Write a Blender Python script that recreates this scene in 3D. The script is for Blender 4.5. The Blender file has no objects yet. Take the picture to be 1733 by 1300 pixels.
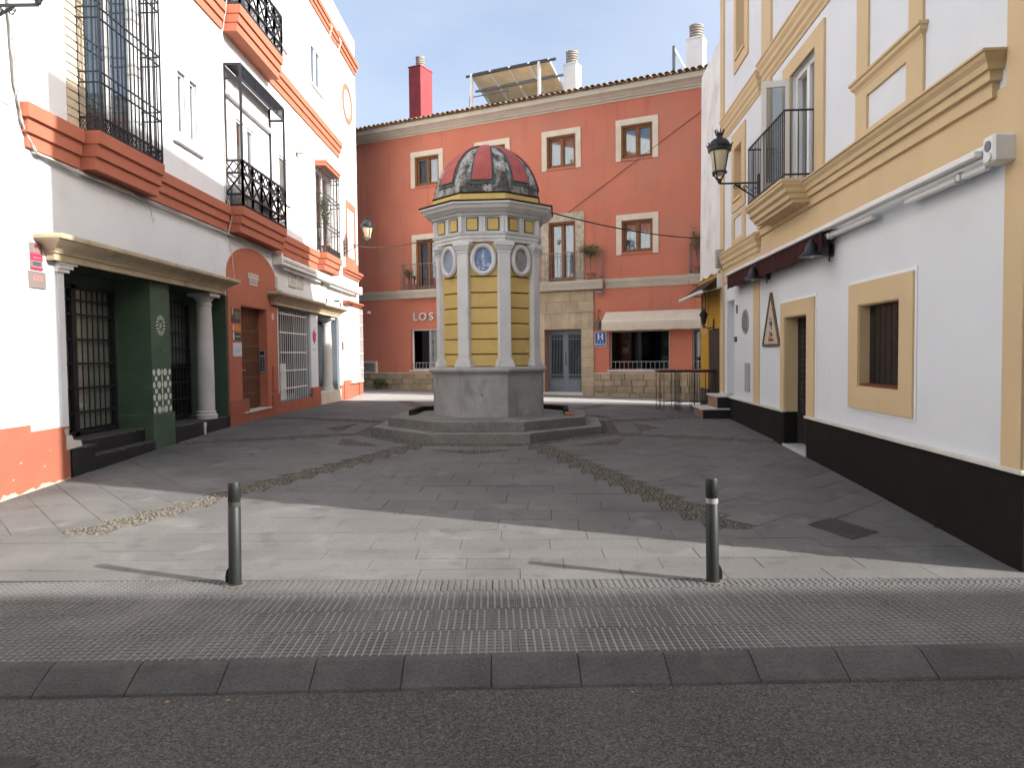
import bpy, bmesh, math, random
from mathutils import Vector, Matrix
random.seed(11)
R_ = math.radians
sc = bpy.context.scene
COL = sc.collection

# ---------------------------------------------------------------- camera
cam_d = bpy.data.cameras.new('camera'); cam = bpy.data.objects.new('camera', cam_d); COL.objects.link(cam)
cam_d.sensor_width = 36.0; cam_d.lens = 36.0*1250/1733; cam_d.clip_start = .05; cam_d.clip_end = 2000
cam.matrix_world = (Matrix.Translation((0, 0, 1.8)) @ Matrix.Rotation(R_(.48), 4, 'Z')
                    @ Matrix.Rotation(R_(90-2.286), 4, 'X') @ Matrix.Rotation(R_(-.6), 4, 'Z'))
sc.camera = cam

# ---------------------------------------------------------------- sky, sun, exposure
SUN_EL, SUN_DIR = 28.5, Vector((.9325, -.3612, 0)).normalized()     # horizontal direction towards the sun
world = bpy.data.worlds.new('World'); sc.world = world; world.use_nodes = True
wn = world.node_tree.nodes; wl = world.node_tree.links; wn.clear()
w_out = wn.new('ShaderNodeOutputWorld'); w_bg = wn.new('ShaderNodeBackground')
w_sky = wn.new('ShaderNodeTexSky'); w_sky.sky_type = 'NISHITA'; w_sky.sun_disc = False
w_sky.sun_elevation = R_(SUN_EL); w_sky.sun_rotation = math.atan2(SUN_DIR.x, SUN_DIR.y)
w_sky.air_density = 1.0; w_sky.dust_density = 6.0; w_sky.ozone_density = 1.6
w_co = wn.new('ShaderNodeTexCoord'); w_map = wn.new('ShaderNodeMapping'); w_map.inputs['Scale'].default_value = (1.2, 1.2, 3.2)
w_no = wn.new('ShaderNodeTexNoise'); w_no.inputs['Scale'].default_value = 2.2; w_no.inputs['Detail'].default_value = 6
w_cr = wn.new('ShaderNodeValToRGB'); w_cr.color_ramp.elements[0].position = .36; w_cr.color_ramp.elements[1].position = .8
w_cr.color_ramp.elements[0].color = (.22, .22, .22, 1); w_cr.color_ramp.elements[1].color = (.62, .62, .62, 1)
w_mx = wn.new('ShaderNodeMixRGB'); w_mx.inputs[2].default_value = (2.75, 3.0, 3.5, 1)
wl.new(w_co.outputs['Generated'], w_map.inputs[0]); wl.new(w_map.outputs[0], w_no.inputs['Vector'])
wl.new(w_no.outputs['Fac'], w_cr.inputs[0]); wl.new(w_cr.outputs[0], w_mx.inputs[0]); wl.new(w_sky.outputs[0], w_mx.inputs[1])
w_hs = wn.new('ShaderNodeHueSaturation'); w_hs.inputs['Saturation'].default_value = .93; wl.new(w_mx.outputs[0], w_hs.inputs['Color']); wl.new(w_hs.outputs[0], w_bg.inputs[0]); w_bg.inputs[1].default_value = .10; wl.new(w_bg.outputs[0], w_out.inputs[0])
sun_d = bpy.data.lights.new('sun', 'SUN'); sun = bpy.data.objects.new('sun', sun_d); COL.objects.link(sun)
sun_d.energy = 2.6; sun_d.angle = R_(.55); sun_d.color = (1, .96, .90)
to_sun = Vector((SUN_DIR.x*math.cos(R_(SUN_EL)), SUN_DIR.y*math.cos(R_(SUN_EL)), math.sin(R_(SUN_EL))))
sun.rotation_euler = to_sun.to_track_quat('Z', 'Y').to_euler(); sun.location = to_sun*60
vs = sc.view_settings; vs.view_transform = 'Standard'; vs.look = 'None'; vs.gamma = 1; vs.use_curve_mapping = False
vs.exposure = 1.72
sc.cycles.max_bounces = 7; sc.cycles.diffuse_bounces = 4; sc.cycles.glossy_bounces = 3; sc.cycles.transparent_max_bounces = 12

# ---------------------------------------------------------------- frames: s along a wall, d out of it, z up
class Fr:
    def __init__(s, o, e, n): s.o = Vector(o); s.e = Vector(e); s.n = Vector(n)
    def w(s, a, d, z): return s.o + s.e*a + s.n*d + Vector((0, 0, z))
    def mat(s, a, d, z, sc_=1):                     # matrix whose X reads left to right for a viewer, Y up, Z out of the wall
        x = s.e if s.e.cross(Vector((0, 0, 1))).dot(s.n) > 0 else -s.e
        m = Matrix((x, Vector((0, 0, 1)), s.n)).transposed().to_4x4()
        return Matrix.Translation(s.w(a, d, z)) @ m @ Matrix.Scale(sc_, 4)
RA = R_(3.48)
RD = Vector((math.sin(RA), math.cos(RA), 0)); RN = Vector((math.cos(RA), -math.sin(RA), 0))
FW = Fr((0, 0, 0), (1, 0, 0), (0, 1, 0))
FL = Fr((-6.2, 0, 0), (0, 1, 0), (1, 0, 0))
FR = Fr(RN*3.7, RD, -RN)
FH = Fr((3.78, 26.73, 0), (-.8996, .4368, 0), (-.4368, -.8996, 0))
KC = Vector((-.58, 15.1, 0)); KE = Vector((math.cos(RA), -math.sin(RA), 0)); KF = -RD     # kiosk: right and front
def kdir(a): return KE*math.sin(a) + KF*math.cos(a)
def kface(k, ap): a = R_(45*k); n = kdir(a); return Fr(KC+n*ap, kdir(a+math.pi/2), n)

PROF = [(-50, 0), (5.6, 0), (6.2, .004), (7.4, .055), (8.7, .11), (10.2, .165), (11.6, .21), (12.7, .25), (14.3, .29), (15.8, .32),
        (17, .35), (18.9, .335), (22.9, .29), (29.5, .21), (80, .2)]
def prof(y):
    for (a, za), (b, zb) in zip(PROF, PROF[1:]):
        if y <= b: return za+(zb-za)*max(0, (y-a)/(b-a))
    return PROF[-1][1]
def gz(x, y):
    z = prof(y); p = Vector((x, y, 0))-FH.o; d = p.dot(FH.n); t = p.dot(FH.e)
    w = min(1, max(0, (5-d)/4)); w = w*w*(3-2*w)
    return z*(1-w) + (.2+.0165*max(-3, min(13, t)))*w if y > 15 else z

# ---------------------------------------------------------------- materials
MATS = {}
def mat(name, col, rough=.8, var=.12, vs_=2.5, bump=0, bs=80, spec=.35, dirt=None, rnd=0, island=0, metal=0, speck=None, stretch=None, grain=None):
    """base colour broken by soft noise; dirt=(colour, amount, scale, threshold); speck=(colour, scale, threshold)"""
    if name in MATS: return MATS[name]
    m = bpy.data.materials.new(name); m.use_nodes = True; nt = m.node_tree; N = nt.nodes; Lk = nt.links
    b = N['Principled BSDF']; b.inputs['Roughness'].default_value = rough; b.inputs['Metallic'].default_value = metal
    b.inputs['Specular IOR Level'].default_value = spec
    geo = N.new('ShaderNodeNewGeometry'); pos = geo.outputs['Position']
    def noise(scale, det=4, st=None):
        n = N.new('ShaderNodeTexNoise'); n.inputs['Scale'].default_value = scale; n.inputs['Detail'].default_value = det
        if st:
            mp = N.new('ShaderNodeMapping'); mp.inputs['Scale'].default_value = st; Lk.new(pos, mp.inputs[0]); Lk.new(mp.outputs[0], n.inputs['Vector'])
        else: Lk.new(pos, n.inputs['Vector'])
        return n.outputs['Fac']
    def ramp(src, p0, p1, c0, c1):
        r = N.new('ShaderNodeValToRGB'); r.color_ramp.elements[0].position = p0; r.color_ramp.elements[1].position = p1
        r.color_ramp.elements[0].color = c0; r.color_ramp.elements[1].color = c1; Lk.new(src, r.inputs[0]); return r.outputs[0]
    def g(v): return (v, v, v, 1)
    def mix(mode, f, a, c):
        x = N.new('ShaderNodeMixRGB'); x.blend_type = mode
        for i, q in ((0, f), (1, a), (2, c)):
            if hasattr(q, 'links'): Lk.new(q, x.inputs[i])
            else: x.inputs[i].default_value = q
        return x.outputs[0]
    c = mix('MULTIPLY', 1.0, (*col, 1), ramp(noise(vs_, 4, stretch), .3, .7, g(1-var), g(1+var*.6)))
    if rnd or island:
        src = geo.outputs['Random Per Island'] if island else N.new('ShaderNodeObjectInfo').outputs['Random']
        k = island or rnd
        c = mix('MULTIPLY', 1.0, c, ramp(src, 0, 1, g(1-k), g(1+k)))
    if speck:
        v = N.new('ShaderNodeTexVoronoi'); v.inputs['Scale'].default_value = speck[1]; Lk.new(pos, v.inputs['Vector'])
        c = mix('MIX', ramp(v.outputs['Color'], speck[2], speck[2]+.08, g(0), g(.75)), c, (*speck[0], 1))
    if grain: c = mix('MULTIPLY', 1.0, c, ramp(noise(grain[0], 2), .33, .67, g(1-grain[1]), g(1+grain[1])))
    if dirt:
        ds = dirt if isinstance(dirt[0][0], (tuple, list)) else (dirt,)
        for dd in ds:
            st = dd[4] if len(dd) > 4 else None
            f = ramp(noise(dd[2], 5, st), dd[3], dd[3]+.16, g(0), g(dd[1])); c = mix('MIX', f, c, (*dd[0], 1))
    Lk.new(c, b.inputs['Base Color'])
    if bump > .13:
        bn = N.new('ShaderNodeBump'); bn.inputs['Strength'].default_value = bump; bn.inputs['Distance'].default_value = .02
        Lk.new(noise(bs, 3), bn.inputs['Height']); Lk.new(bn.outputs[0], b.inputs['Normal'])
    MATS[name] = m; return m
def glass(name, tint=(.75, .8, .82), refl=.25):
    m = bpy.data.materials.new(name); m.use_nodes = True; nt = m.node_tree; N = nt.nodes; Lk = nt.links; N.clear()
    o = N.new('ShaderNodeOutputMaterial'); t = N.new('ShaderNodeBsdfTransparent'); t.inputs[0].default_value = (*tint, 1)
    gl = N.new('ShaderNodeBsdfGlossy'); gl.inputs['Roughness'].default_value = .03; gl.inputs[0].default_value = (.95, .97, 1, 1)
    fr = N.new('ShaderNodeLayerWeight'); pw = N.new('ShaderNodeMath'); pw.operation = 'POWER'; pw.inputs[1].default_value = 4; Lk.new(fr.outputs['Facing'], pw.inputs[0])
    ad = N.new('ShaderNodeMath'); ad.inputs[1].default_value = refl; ad.use_clamp = True; Lk.new(pw.outputs[0], ad.inputs[0])
    mx = N.new('ShaderNodeMixShader'); Lk.new(ad.outputs[0], mx.inputs[0]); Lk.new(t.outputs[0], mx.inputs[1]); Lk.new(gl.outputs[0], mx.inputs[2])
    Lk.new(mx.outputs[0], o.inputs[0]); MATS[name] = m; return m

WHITE = mat('white_plaster', (.745, .77, .79), .9, .045, .9, .10, 45, .15, dirt=(((.55, .53, .49), .35, 1.1, .63), ((.5, .48, .45), .30, 3.0, .66, (3, 3, .35)), ((.36, .33, .29), .5, 9, .745)))
WHITE2 = mat('whitewash_cool', (.665, .695, .73), .9, .04, 1.1, .10, 50, .15, dirt=(((.56, .54, .50), .40, .9, .62), ((.5, .48, .46), .30, 2.6, .66, (2.5, 2.5, .35)), ((.36, .33, .29), .5, 9, .745)))
OLDWHITE = mat('stained_whitewash', (.72, .72, .70), .92, .10, 1.5, .5, 14, .1, dirt=(((.25, .24, .22), .75, 3.2, .62, (2.5, 2.5, .6)), ((.45, .42, .36), .5, 1.2, .58)))
TERRA = mat('terracotta_paint', (.46, .160, .100), .8, .08, 1.6, .12, 40, .25, dirt=((.32, .12, .08), .3, 2.5, .66))
TERRA_W_DIM = mat('worn_terracotta_dimmed_for_sun', (.37, .128, .080), .82, .10, 2.2, .15, 35, .25, dirt=((.72, .62, .52), .85, 4.5, .70))  # same terracotta, base darkened to offset full sun; the pale chips are wear
HRED = mat('hotel_red_render', (.53, .188, .124), .88, .11, .6, .08, 30, .15, dirt=(((.42, .20, .145), .55, .5, .52), ((.34, .12, .08), .45, 1.6, .58, (2.2, 2.2, .22)), ((.30, .13, .10), .5, 5, .70)))
OCHRE = mat('ochre_trim', (.60, .455, .275), .85, .06, 1.4, .10, 40, .2, dirt=((.42, .31, .19), .35, 1.8, .64))
BLACKW = mat('dark_brown_render', (.013, .011, .010), .8, .25, 2, .25, 60, .15, dirt=((.07, .06, .055), .4, 5, .68))
LEDGE = mat('ledge_marble', (.62, .60, .55), .6, .12, 3, .1, 40, .35, dirt=((.35, .32, .27), .5, 6, .6))
STONE = mat('canopy_stone', (.50, .42, .29), .85, .16, 3.0, .3, 30, .2, dirt=(((.20, .16, .11), .6, 3.5, .58), ((.62, .54, .42), .5, 5, .66)))
SAND = mat('portal_sandstone', (.43, .35, .24), .88, .15, 2.2, .35, 28, .15, rnd=.10, dirt=((.26, .20, .13), .5, 2.2, .6))
PLSTONE = mat('plinth_stone', (.37, .30, .205), .9, .22, 4, .5, 18, .15, rnd=.18, dirt=(((.16, .14, .10), .6, 4, .56), ((.55, .47, .35), .5, 7, .64)))
TRIM = mat('hotel_cornice', (.50, .46, .385), .85, .08, 2, .12, 40, .2, dirt=((.32, .30, .26), .45, 2.4, .6, (1, 1, 3)))
SURR = mat('hotel_surround', (.62, .55, .44), .85, .08, 3, .1, 40, .2, rnd=.04)
WOOD = mat('brown_window_wood', (.20, .085, .028), .55, .18, 6, .1, 60, .4)
DOORW = mat('studded_door_wood', (.105, .042, .022), .6, .28, 5, .2, 40, .35, stretch=(6, 6, .6), dirt=((.22, .12, .06), .6, 6, .62))
GREEN = mat('green_paint', (.052, .092, .062), .7, .12, 1.8, .12, 40, .3, dirt=((.09, .12, .085), .5, 2.0, .6))
GREEN_W = mat('worn_green_paint', (.065, .11, .072), .7, .15, 2.2, .15, 40, .3, dirt=(((.35, .38, .32), .8, 6, .70), ((.10, .14, .10), .5, 1.5, .55)))
BLKSTN = mat('black_granite', (.017, .018, .021), .38, .3, 5, .1, 60, .5, dirt=((.10, .10, .10), .45, 5, .62))
BLKTOP = mat('worn_step_top', (.06, .06, .06), .7, .35, 8, .2, 60, .3, dirt=((.22, .21, .19), .7, 9, .58))
IRON = mat('black_iron', (.016, .018, .024), .5, .2, 9, 0, 80, .45)
IRON2 = mat('rusty_dark_iron', (.04, .035, .036), .6, .3, 9, 0, 80, .4, dirt=((.12, .07, .045), .6, 12, .6))
GALV = mat('galvanised_steel', (.40, .42, .43), .45, .15, 6, 0, 80, .5, metal=.6)
GREYP = mat('blue_grey_paint', (.16, .19, .225), .6, .1, 3, .05, 40, .35)
WPAINT = mat('white_enamel', (.74, .74, .72), .5, .05, 4, 0, 60, .4, dirt=((.5, .46, .4), .4, 5, .7))
PVC = mat('cable_white', (.58, .55, .50), .7, .15, 8, 0, 60, .3)
BLKPL = mat('black_rubber', (.012, .012, .013), .6, .1, 8, 0, 60, .3)
SCURT = mat('curtain_dimmed_for_sun', (.26, .26, .255), .95, .12, 5, 0, 60, .1, stretch=(14, 14, .8))  # darker copy of the curtain cloth, toned down against full sun
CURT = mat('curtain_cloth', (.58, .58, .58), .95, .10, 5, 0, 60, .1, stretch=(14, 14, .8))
BLIND = mat('beige_blind', (.62, .57, .47), .8, .08, 5, 0, 60, .2)
DARK = mat('dim_interior', (.035, .034, .034), .9, .4, 1.5, 0, 60, .1)
GLASS = glass('window_glass', (.62, .68, .72), .12)
GLASSD = glass('shop_glass', (.30, .33, .33), .10); GLASSM = glass('door_glass', (.72, .74, .72), .06)

# ---------------------------------------------------------------- mesh builder
WO = {}
class MB:
    def __init__(s, fr=None): s.v = []; s.f = []; s.fr = fr or FW
    def add(s, pts, faces):
        k = len(s.v); s.v += [s.fr.w(*p) for p in pts]; s.f += [[k+i for i in f] for f in faces]; return s
    def box(s, a0, a1, d0, d1, z0, z1):
        return s.add([(a, d, z) for z in (z0, z1) for d in (d0, d1) for a in (a0, a1)],
                     [(0, 1, 3, 2), (4, 6, 7, 5), (0, 4, 5, 1), (2, 3, 7, 6), (0, 2, 6, 4), (1, 5, 7, 3)])
    def hexa(s, p): return s.add(p, [(0, 1, 2, 3), (4, 7, 6, 5), (0, 4, 5, 1), (1, 5, 6, 2), (2, 6, 7, 3), (3, 7, 4, 0)])
    def prism(s, poly, lo, hi, axis):
        """axis 's': poly of (d,z); 'd': poly of (s,z); 'z': poly of (s,d)"""
        f = {'s': lambda p, t: (t, p[0], p[1]), 'd': lambda p, t: (p[0], t, p[1]), 'z': lambda p, t: (p[0], p[1], t)}[axis]
        n = len(poly)
        return s.add([f(p, lo) for p in poly]+[f(p, hi) for p in poly],
                     [list(range(n))[::-1], list(range(n, 2*n))]+[(i, (i+1) % n, n+(i+1) % n, n+i) for i in range(n)])
    def moulding(s, a0, a1, prof_, back=0, el=1, er=1):
        """profile of (d,z) from bottom to top with mitred returns at both ends"""
        pts = []; n = len(prof_)
        for d, z in prof_: pts += [(a0-d*el, back, z), (a0-d*el, d, z), (a1+d*er, d, z), (a1+d*er, back, z)]
        fc = []
        for i in range(n-1):
            for j in range(3): fc.append((4*i+j, 4*i+j+1, 4*i+5+j, 4*i+4+j))
            fc.append((4*i+3, 4*i, 4*i+4, 4*i+7))
        fc += [(0, 3, 2, 1), (4*n-4, 4*n-3, 4*n-2, 4*n-1)]
        return s.add(pts, fc)
    def tube(s, pts, r, n=6, closed=False):
        P = [s.fr.w(*p) for p in pts]; k = len(s.v); m = len(P)
        ref = (P[m//3]-P[0]).cross(P[2*m//3]-P[0]).normalized() if closed else None
        for i, p in enumerate(P):
            a = P[(i-1) % m] if (closed or i) else p; b = P[(i+1) % m] if (closed or i < m-1) else p
            t = (b-a).normalized() if (b-a).length > 1e-9 else Vector((0, 0, 1))
            u = t.cross(ref) if closed else (t.cross(Vector((0, 0, 1))) if abs(t.z) < .95 else t.cross(Vector((1, 0, 0))))
            u.normalize(); w = t.cross(u)
            for j in range(n):
                q = 2*math.pi*j/n+math.pi/4; s.v.append(p+(u*math.cos(q)+w*math.sin(q))*r)
        for i in range(m if closed else m-1):
            for j in range(n):
                a = k+i*n; b = k+((i+1) % m)*n; s.f.append([a+j, a+(j+1) % n, b+(j+1) % n, b+j])
        if not closed: s.f += [[k+j for j in range(n)][::-1], [k+(m-1)*n+j for j in range(n)]]
        return s
    def lathe(s, c, prof_, n=16, sx=1, sy=1, rot=0):
        k = len(s.v); m = len(prof_)
        for r, z in prof_:
            for j in range(n):
                q = 2*math.pi*j/n+rot; s.v.append(s.fr.w(c[0]+r*sx*math.cos(q), c[1]+r*sy*math.sin(q), c[2]+z))
        for i in range(m-1):
            for j in range(n): s.f.append([k+i*n+j, k+i*n+(j+1) % n, k+(i+1)*n+(j+1) % n, k+(i+1)*n+j])
        s.f += [[k+j for j in range(n)][::-1], [k+(m-1)*n+j for j in range(n)]]
        return s
    def bar(s, p, q, w=.02, h=.02):
        return s.tube([p, q], (w+h)/2*.7071, 4)
    def walls(s, s0, s1, z0, z1, d0, d1, holes):
        """a wall slab with rectangular openings (a0,a1,z0,z1); only outer and reveal faces are made"""
        S = sorted({s0, s1, *[h[0] for h in holes], *[h[1] for h in holes]}); Z = sorted({z0, z1, *[h[2] for h in holes], *[h[3] for h in holes]})
        S = [a for a in S if s0 <= a <= s1]; Z = [a for a in Z if z0 <= a <= z1]
        def full(i, j):
            if not (0 <= i < len(S)-1 and 0 <= j < len(Z)-1): return False
            a = (S[i]+S[i+1])/2; b = (Z[j]+Z[j+1])/2
            return not any(h[0] < a < h[1] and h[2] < b < h[3] for h in holes)
        for i in range(len(S)-1):
            for j in range(len(Z)-1):
                if not full(i, j): continue
                a, b, c, e = S[i], S[i+1], Z[j], Z[j+1]
                s.add([(a, d1, c), (b, d1, c), (b, d1, e), (a, d1, e)], [(0, 1, 2, 3)]); s.add([(a, d0, c), (b, d0, c), (b, d0, e), (a, d0, e)], [(3, 2, 1, 0)])
                if not full(i-1, j): s.add([(a, d0, c), (a, d1, c), (a, d1, e), (a, d0, e)], [(0, 1, 2, 3)])
                if not full(i+1, j): s.add([(b, d0, c), (b, d1, c), (b, d1, e), (b, d0, e)], [(3, 2, 1, 0)])
                if not full(i, j-1): s.add([(a, d0, c), (b, d0, c), (b, d1, c), (a, d1, c)], [(0, 1, 2, 3)])
                if not full(i, j+1): s.add([(a, d0, e), (b, d0, e), (b, d1, e), (a, d1, e)], [(3, 2, 1, 0)])
        return s
    def build(s, name, material, parent=None, smooth=False, bevel=0, origin=None, merge=True):
        o = Vector(origin) if origin is not None else (WO[parent] if parent else Vector((0, 0, 0)))
        me = bpy.data.meshes.new(name); me.from_pydata([p-o for p in s.v], [], s.f)
        bm = bmesh.new(); bm.from_mesh(me)
        if merge: bmesh.ops.remove_doubles(bm, verts=bm.verts, dist=1e-5)
        if bevel: bmesh.ops.bevel(bm, geom=bm.edges[:], offset=bevel, segments=1, affect='EDGES')
        bmesh.ops.recalc_face_normals(bm, faces=bm.faces); bm.to_mesh(me); bm.free()
        if smooth:
            for p in me.polygons: p.use_smooth = True
            try: me.set_sharp_from_angle(angle=R_(42))
            except Exception: pass
        me.materials.append(material)
        ob = bpy.data.objects.new(name, me); COL.objects.link(ob)
        if parent: ob.parent = parent
        else: ob.location = o
        WO[ob] = o; return ob
def tag(o, label=None, cat=None, group=None, kind=None):
    for k, v in (('label', label), ('category', cat), ('group', group), ('kind', kind)):
        if v: o[k] = v
    return o
def thing(name, loc, label, cat, group=None):
    o = bpy.data.objects.new(name, None); o.empty_display_size = .2; COL.objects.link(o); o.location = Vector(loc); WO[o] = Vector(loc)
    return tag(o, label, cat, group)
def inst(me, name, parent, M):
    o = bpy.data.objects.new(name, me); COL.objects.link(o); o.parent = parent
    o.matrix_local = Matrix.Translation(-WO[parent]) @ M; WO[o] = WO[parent]; return o
def text(body, size, material, name, parent, fr, a, d, z, depth=.004, align='CENTER', sx=1, origin=None, bold=0):
    cu = bpy.data.curves.new('t', 'FONT'); cu.body = body; cu.size = size; cu.extrude = depth; cu.offset = bold; cu.align_x = align; cu.align_y = 'CENTER'
    t = bpy.data.objects.new('t', cu); COL.objects.link(t); bpy.context.view_layer.update()
    me = bpy.data.meshes.new_from_object(t.evaluated_get(bpy.context.evaluated_depsgraph_get())); bpy.data.objects.remove(t)
    M = fr.mat(a, d, z) @ Matrix.Diagonal((sx, 1, 1, 1))
    o = Vector(origin) if origin is not None else WO[parent]
    me.transform(Matrix.Translation(-o) @ M); me.materials.clear(); me.materials.append(material)
    ob = bpy.data.objects.new(name, me); COL.objects.link(ob); ob.parent = parent; WO[ob] = o
    return ob
def ellipse(cx, cz, rx, rz, n=20, rot=0):
    out = []
    for i in range(n):
        q = 2*math.pi*i/n; x = rx*math.cos(q); z = rz*math.sin(q)
        out.append((cx+x*math.cos(rot)-z*math.sin(rot), cz+x*math.sin(rot)+z*math.cos(rot)))
    return out
# ================================================================ ground
ASPH = mat('asphalt', (.066, .065, .063), .9, .22, .8, .9, 110, .3, grain=(75, .5), speck=((.14, .137, .13), 170, .70),
           dirt=(((.036, .035, .034), .55, .55, .56), ((.095, .092, .087), .5, .35, .56), ((.040, .039, .038), .5, 1.6, .54, (.12, 1, 1)), ((.02, .02, .02), .7, 5, .72)))
KERBM = mat('kerb_stone', (.070, .070, .070), .85, .25, 2.5, .5, 70, .2, rnd=.10, grain=(60, .18), dirt=(((.025, .025, .025), .75, 9, .64), ((.12, .118, .113), .55, 3.0, .58), ((.034, .034, .034), .6, 2.0, .60)))
TILEM = mat('studded_tile', (.128, .126, .125), .85, .2, 1.6, .25, 90, .3, rnd=.05, dirt=(((.07, .066, .064), .45, 1.2, .56), ((.04, .04, .04), .8, 9, .74)))
SLABM = mat('granite_slab', (.141, .138, .133), .82, .16, 1.4, .3, 90, .3, rnd=.06, grain=(70, .14),
            dirt=(((.080, .078, .077), .65, .7, .50), ((.045, .044, .043), .8, 8.5, .67), ((.22, .217, .21), .6, 1.9, .60), ((.065, .064, .063), .6, 3.4, .57)))
MORT = mat('joint_mortar', (.080, .077, .072), .95, .3, 6, .3, 90, .1)
PEB = mat('river_pebble', (.135, .120, .098), .7, .2, 9, .15, 60, .4, island=.5, dirt=((.06, .075, .03), .5, 1.6, .62))
STREETM = mat('pale_street_paving', (.37, .365, .355), .85, .12, 1.2, .2, 60, .25, dirt=((.26, .25, .23), .5, 1.3, .58))

def sheet(name, pts_fn, nu, nv, material, parent=None):
    mb = MB(); vs_ = [pts_fn(i/nu, j/nv) for j in range(nv+1) for i in range(nu+1)]
    mb.add(vs_, [(j*(nu+1)+i, j*(nu+1)+i+1, (j+1)*(nu+1)+i+1, (j+1)*(nu+1)+i) for j in range(nv) for i in range(nu)])
    return mb.build(name, material, parent)
ter = mat('distant_ground', (.20, .19, .17), .95, .2, .05)
tag(MB().add([(-400, -400, -.16), (400, -400, -.16), (400, 400, -.16), (-400, 400, -.16)], [(0, 1, 2, 3)]).build('ground', ter), kind='structure')
tag(sheet('road', lambda u, v: (-45+90*u, -2.6+6.95*v, -.1), 2, 2, ASPH), kind='structure')

rs = random.Random(9); st_ = []
for i in range(26):
    q = 2*math.pi*i/26; r = .9+.35*rs.random(); st_.append((-2.62+.34*r*math.cos(q), 3.33+.10*r*math.sin(q)+.12*math.cos(q)*.3, -.096))
MB().add(st_, [tuple(range(26))]).build('oil_stain', mat('oil_stained_asphalt', (.022, .021, .021), .75, .4, 5, .6, 110, .4, grain=(75, .5)), bpy.data.objects['road'])
# kerb: chamfered stones in a gently turned line
KA = R_(1.75)
FK = Fr((0, 4.118, 0), (math.cos(KA), math.sin(KA), 0), (-math.sin(KA), math.cos(KA), 0))
kerb = tag(MB(FK).prism([(.012, -.3), (.25, -.3), (.25, -.012), (.205, -.012), (.012, -.095)], -24, 24, 's').build('kerb', MORT), kind='structure')
KS = .515
kme = MB().prism([(0, -.28), (.262, -.28), (.262, 0), (.205, 0), (.185, -.006), (.012, -.085), (0, -.1)], .003, KS-.004, 's')
kme = kme.build('kerb_stone', KERBM, kerb); km = kme.data; COL.objects.unlink(kme); bpy.data.objects.remove(kme)
for i in range(-12, 12):
    M = Matrix.Translation(FK.w(i*KS-.17, random.uniform(-.004, .004), random.uniform(-.003, .003))) @ Matrix.Rotation(KA+random.uniform(-.004, .004), 4, 'Z')
    inst(km, 'kerb_stone', kerb, M)

# footway of studded tiles between kerb and square
foot = tag(MB(FK).add([(-24, .25, -.012), (24, .25, -.012), (24, 1.8, -.012), (-24, 1.8, -.012)], [(0, 1, 2, 3)]).build('footway', MORT), kind='structure')
TS = .40
def joint_y(x): return 5.83-.0165*x
def tile_mesh(clip=None):
    mb = MB(); mb.box(.003, TS-.003, .003, TS-.003, -.03, 0)
    n = 8; p = TS/n
    for i in range(n):
        for j in range(n):
            a, b = i*p+.0060, j*p+.0055; c, e = (i+1)*p-.0060, (j+1)*p-.0055
            mb.add([(a, b, 0), (c, b, 0), (c, e, 0), (a, e, 0), (a+.004, b+.003, .008), (c-.004, b+.003, .008), (c-.004, e-.003, .008), (a+.004, e-.003, .008)],
                   [(4, 5, 6, 7), (0, 1, 5, 4), (1, 2, 6, 5), (2, 3, 7, 6), (3, 0, 4, 7)])
    return mb
tm = tile_mesh().build('paving_tile', TILEM, merge=False); tme = tm.data; COL.objects.unlink(tm)
DUST = mat('dusty_groove', (.25, .243, .233), .95, .18, 2.0, 0, 60, .1, dirt=((.12, .115, .11), .5, 1.1, .55))
tme.materials.append(DUST)
for p in tme.polygons:
    if max(tme.vertices[v].co.z for v in p.vertices) < .001: p.material_index = 1
for j in range(4):
    for i in range(-18, 18):
        a0 = i*TS-(.17 if j % 2 else 0); d0 = .264+j*TS
        cs = [FK.w(a0+u*TS, d0+v*TS, 0) for u in (0, 1) for v in (0, 1)]
        ex = [c.y-joint_y(c.x) for c in cs]
        if min(ex) >= -.01: continue
        M = Matrix.Translation(FK.w(a0, d0, random.uniform(-.0065, -.005))) @ Matrix.Rotation(KA, 4, 'Z') @ Matrix.Rotation(random.uniform(-.003, .003), 4, 'X')
        if max(ex) < 0: inst(tme, 'paving_tile', foot, M); continue
        bm = bmesh.new(); bm.from_mesh(tme); bm.transform(M)
        r = bmesh.ops.bisect_plane(bm, geom=bm.verts[:]+bm.edges[:]+bm.faces[:], plane_co=(0, joint_y(0), 0), plane_no=(.0165, 1, 0), clear_outer=True)
        me = bpy.data.meshes.new('paving_tile'); bm.to_mesh(me); bm.free()
        if len(me.polygons):
            me.materials.clear(); me.materials.append(TILEM); me.materials.append(DUST); inst(me, 'paving_tile', foot, Matrix.Identity(4))
bpy.data.objects.remove(tm)

# the square: joint bed, slabs in sectors round the kiosk, pebble bands between the sectors
def xr(y): return (3.7+math.sin(RA)*y)/math.cos(RA)      # right wall line
def street_y(x): return 20.6+(5.0-x)*.46
bed = sheet('plaza', lambda u, v: ((lambda x, y: (x, y, gz(x, y)-.014))(-6.9+(12.9)*u, 5.72+(26.6-5.72)*v)), 26, 60, MORT)
tag(bed, kind='structure')
TAN = math.tan(R_(22.5)); R0 = 2.23+.33; RS = .40; FRONT = 7.25
def kloc(x, y): p = Vector((x, y, 0))-KC; return p.dot(KE), p.dot(KF)
def kwor(a, b): p = KC+KE*a+KF*b; return p.x, p.y
def rowof(a, b):
    k = round(math.degrees(math.atan2(a, b))/45); th = R_(45*k)
    r = a*math.sin(th)+b*math.cos(th); v = a*math.cos(th)-b*math.sin(th); return k, r, v
def halfw(i): return (R0+i*RS)*TAN-.15
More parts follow.
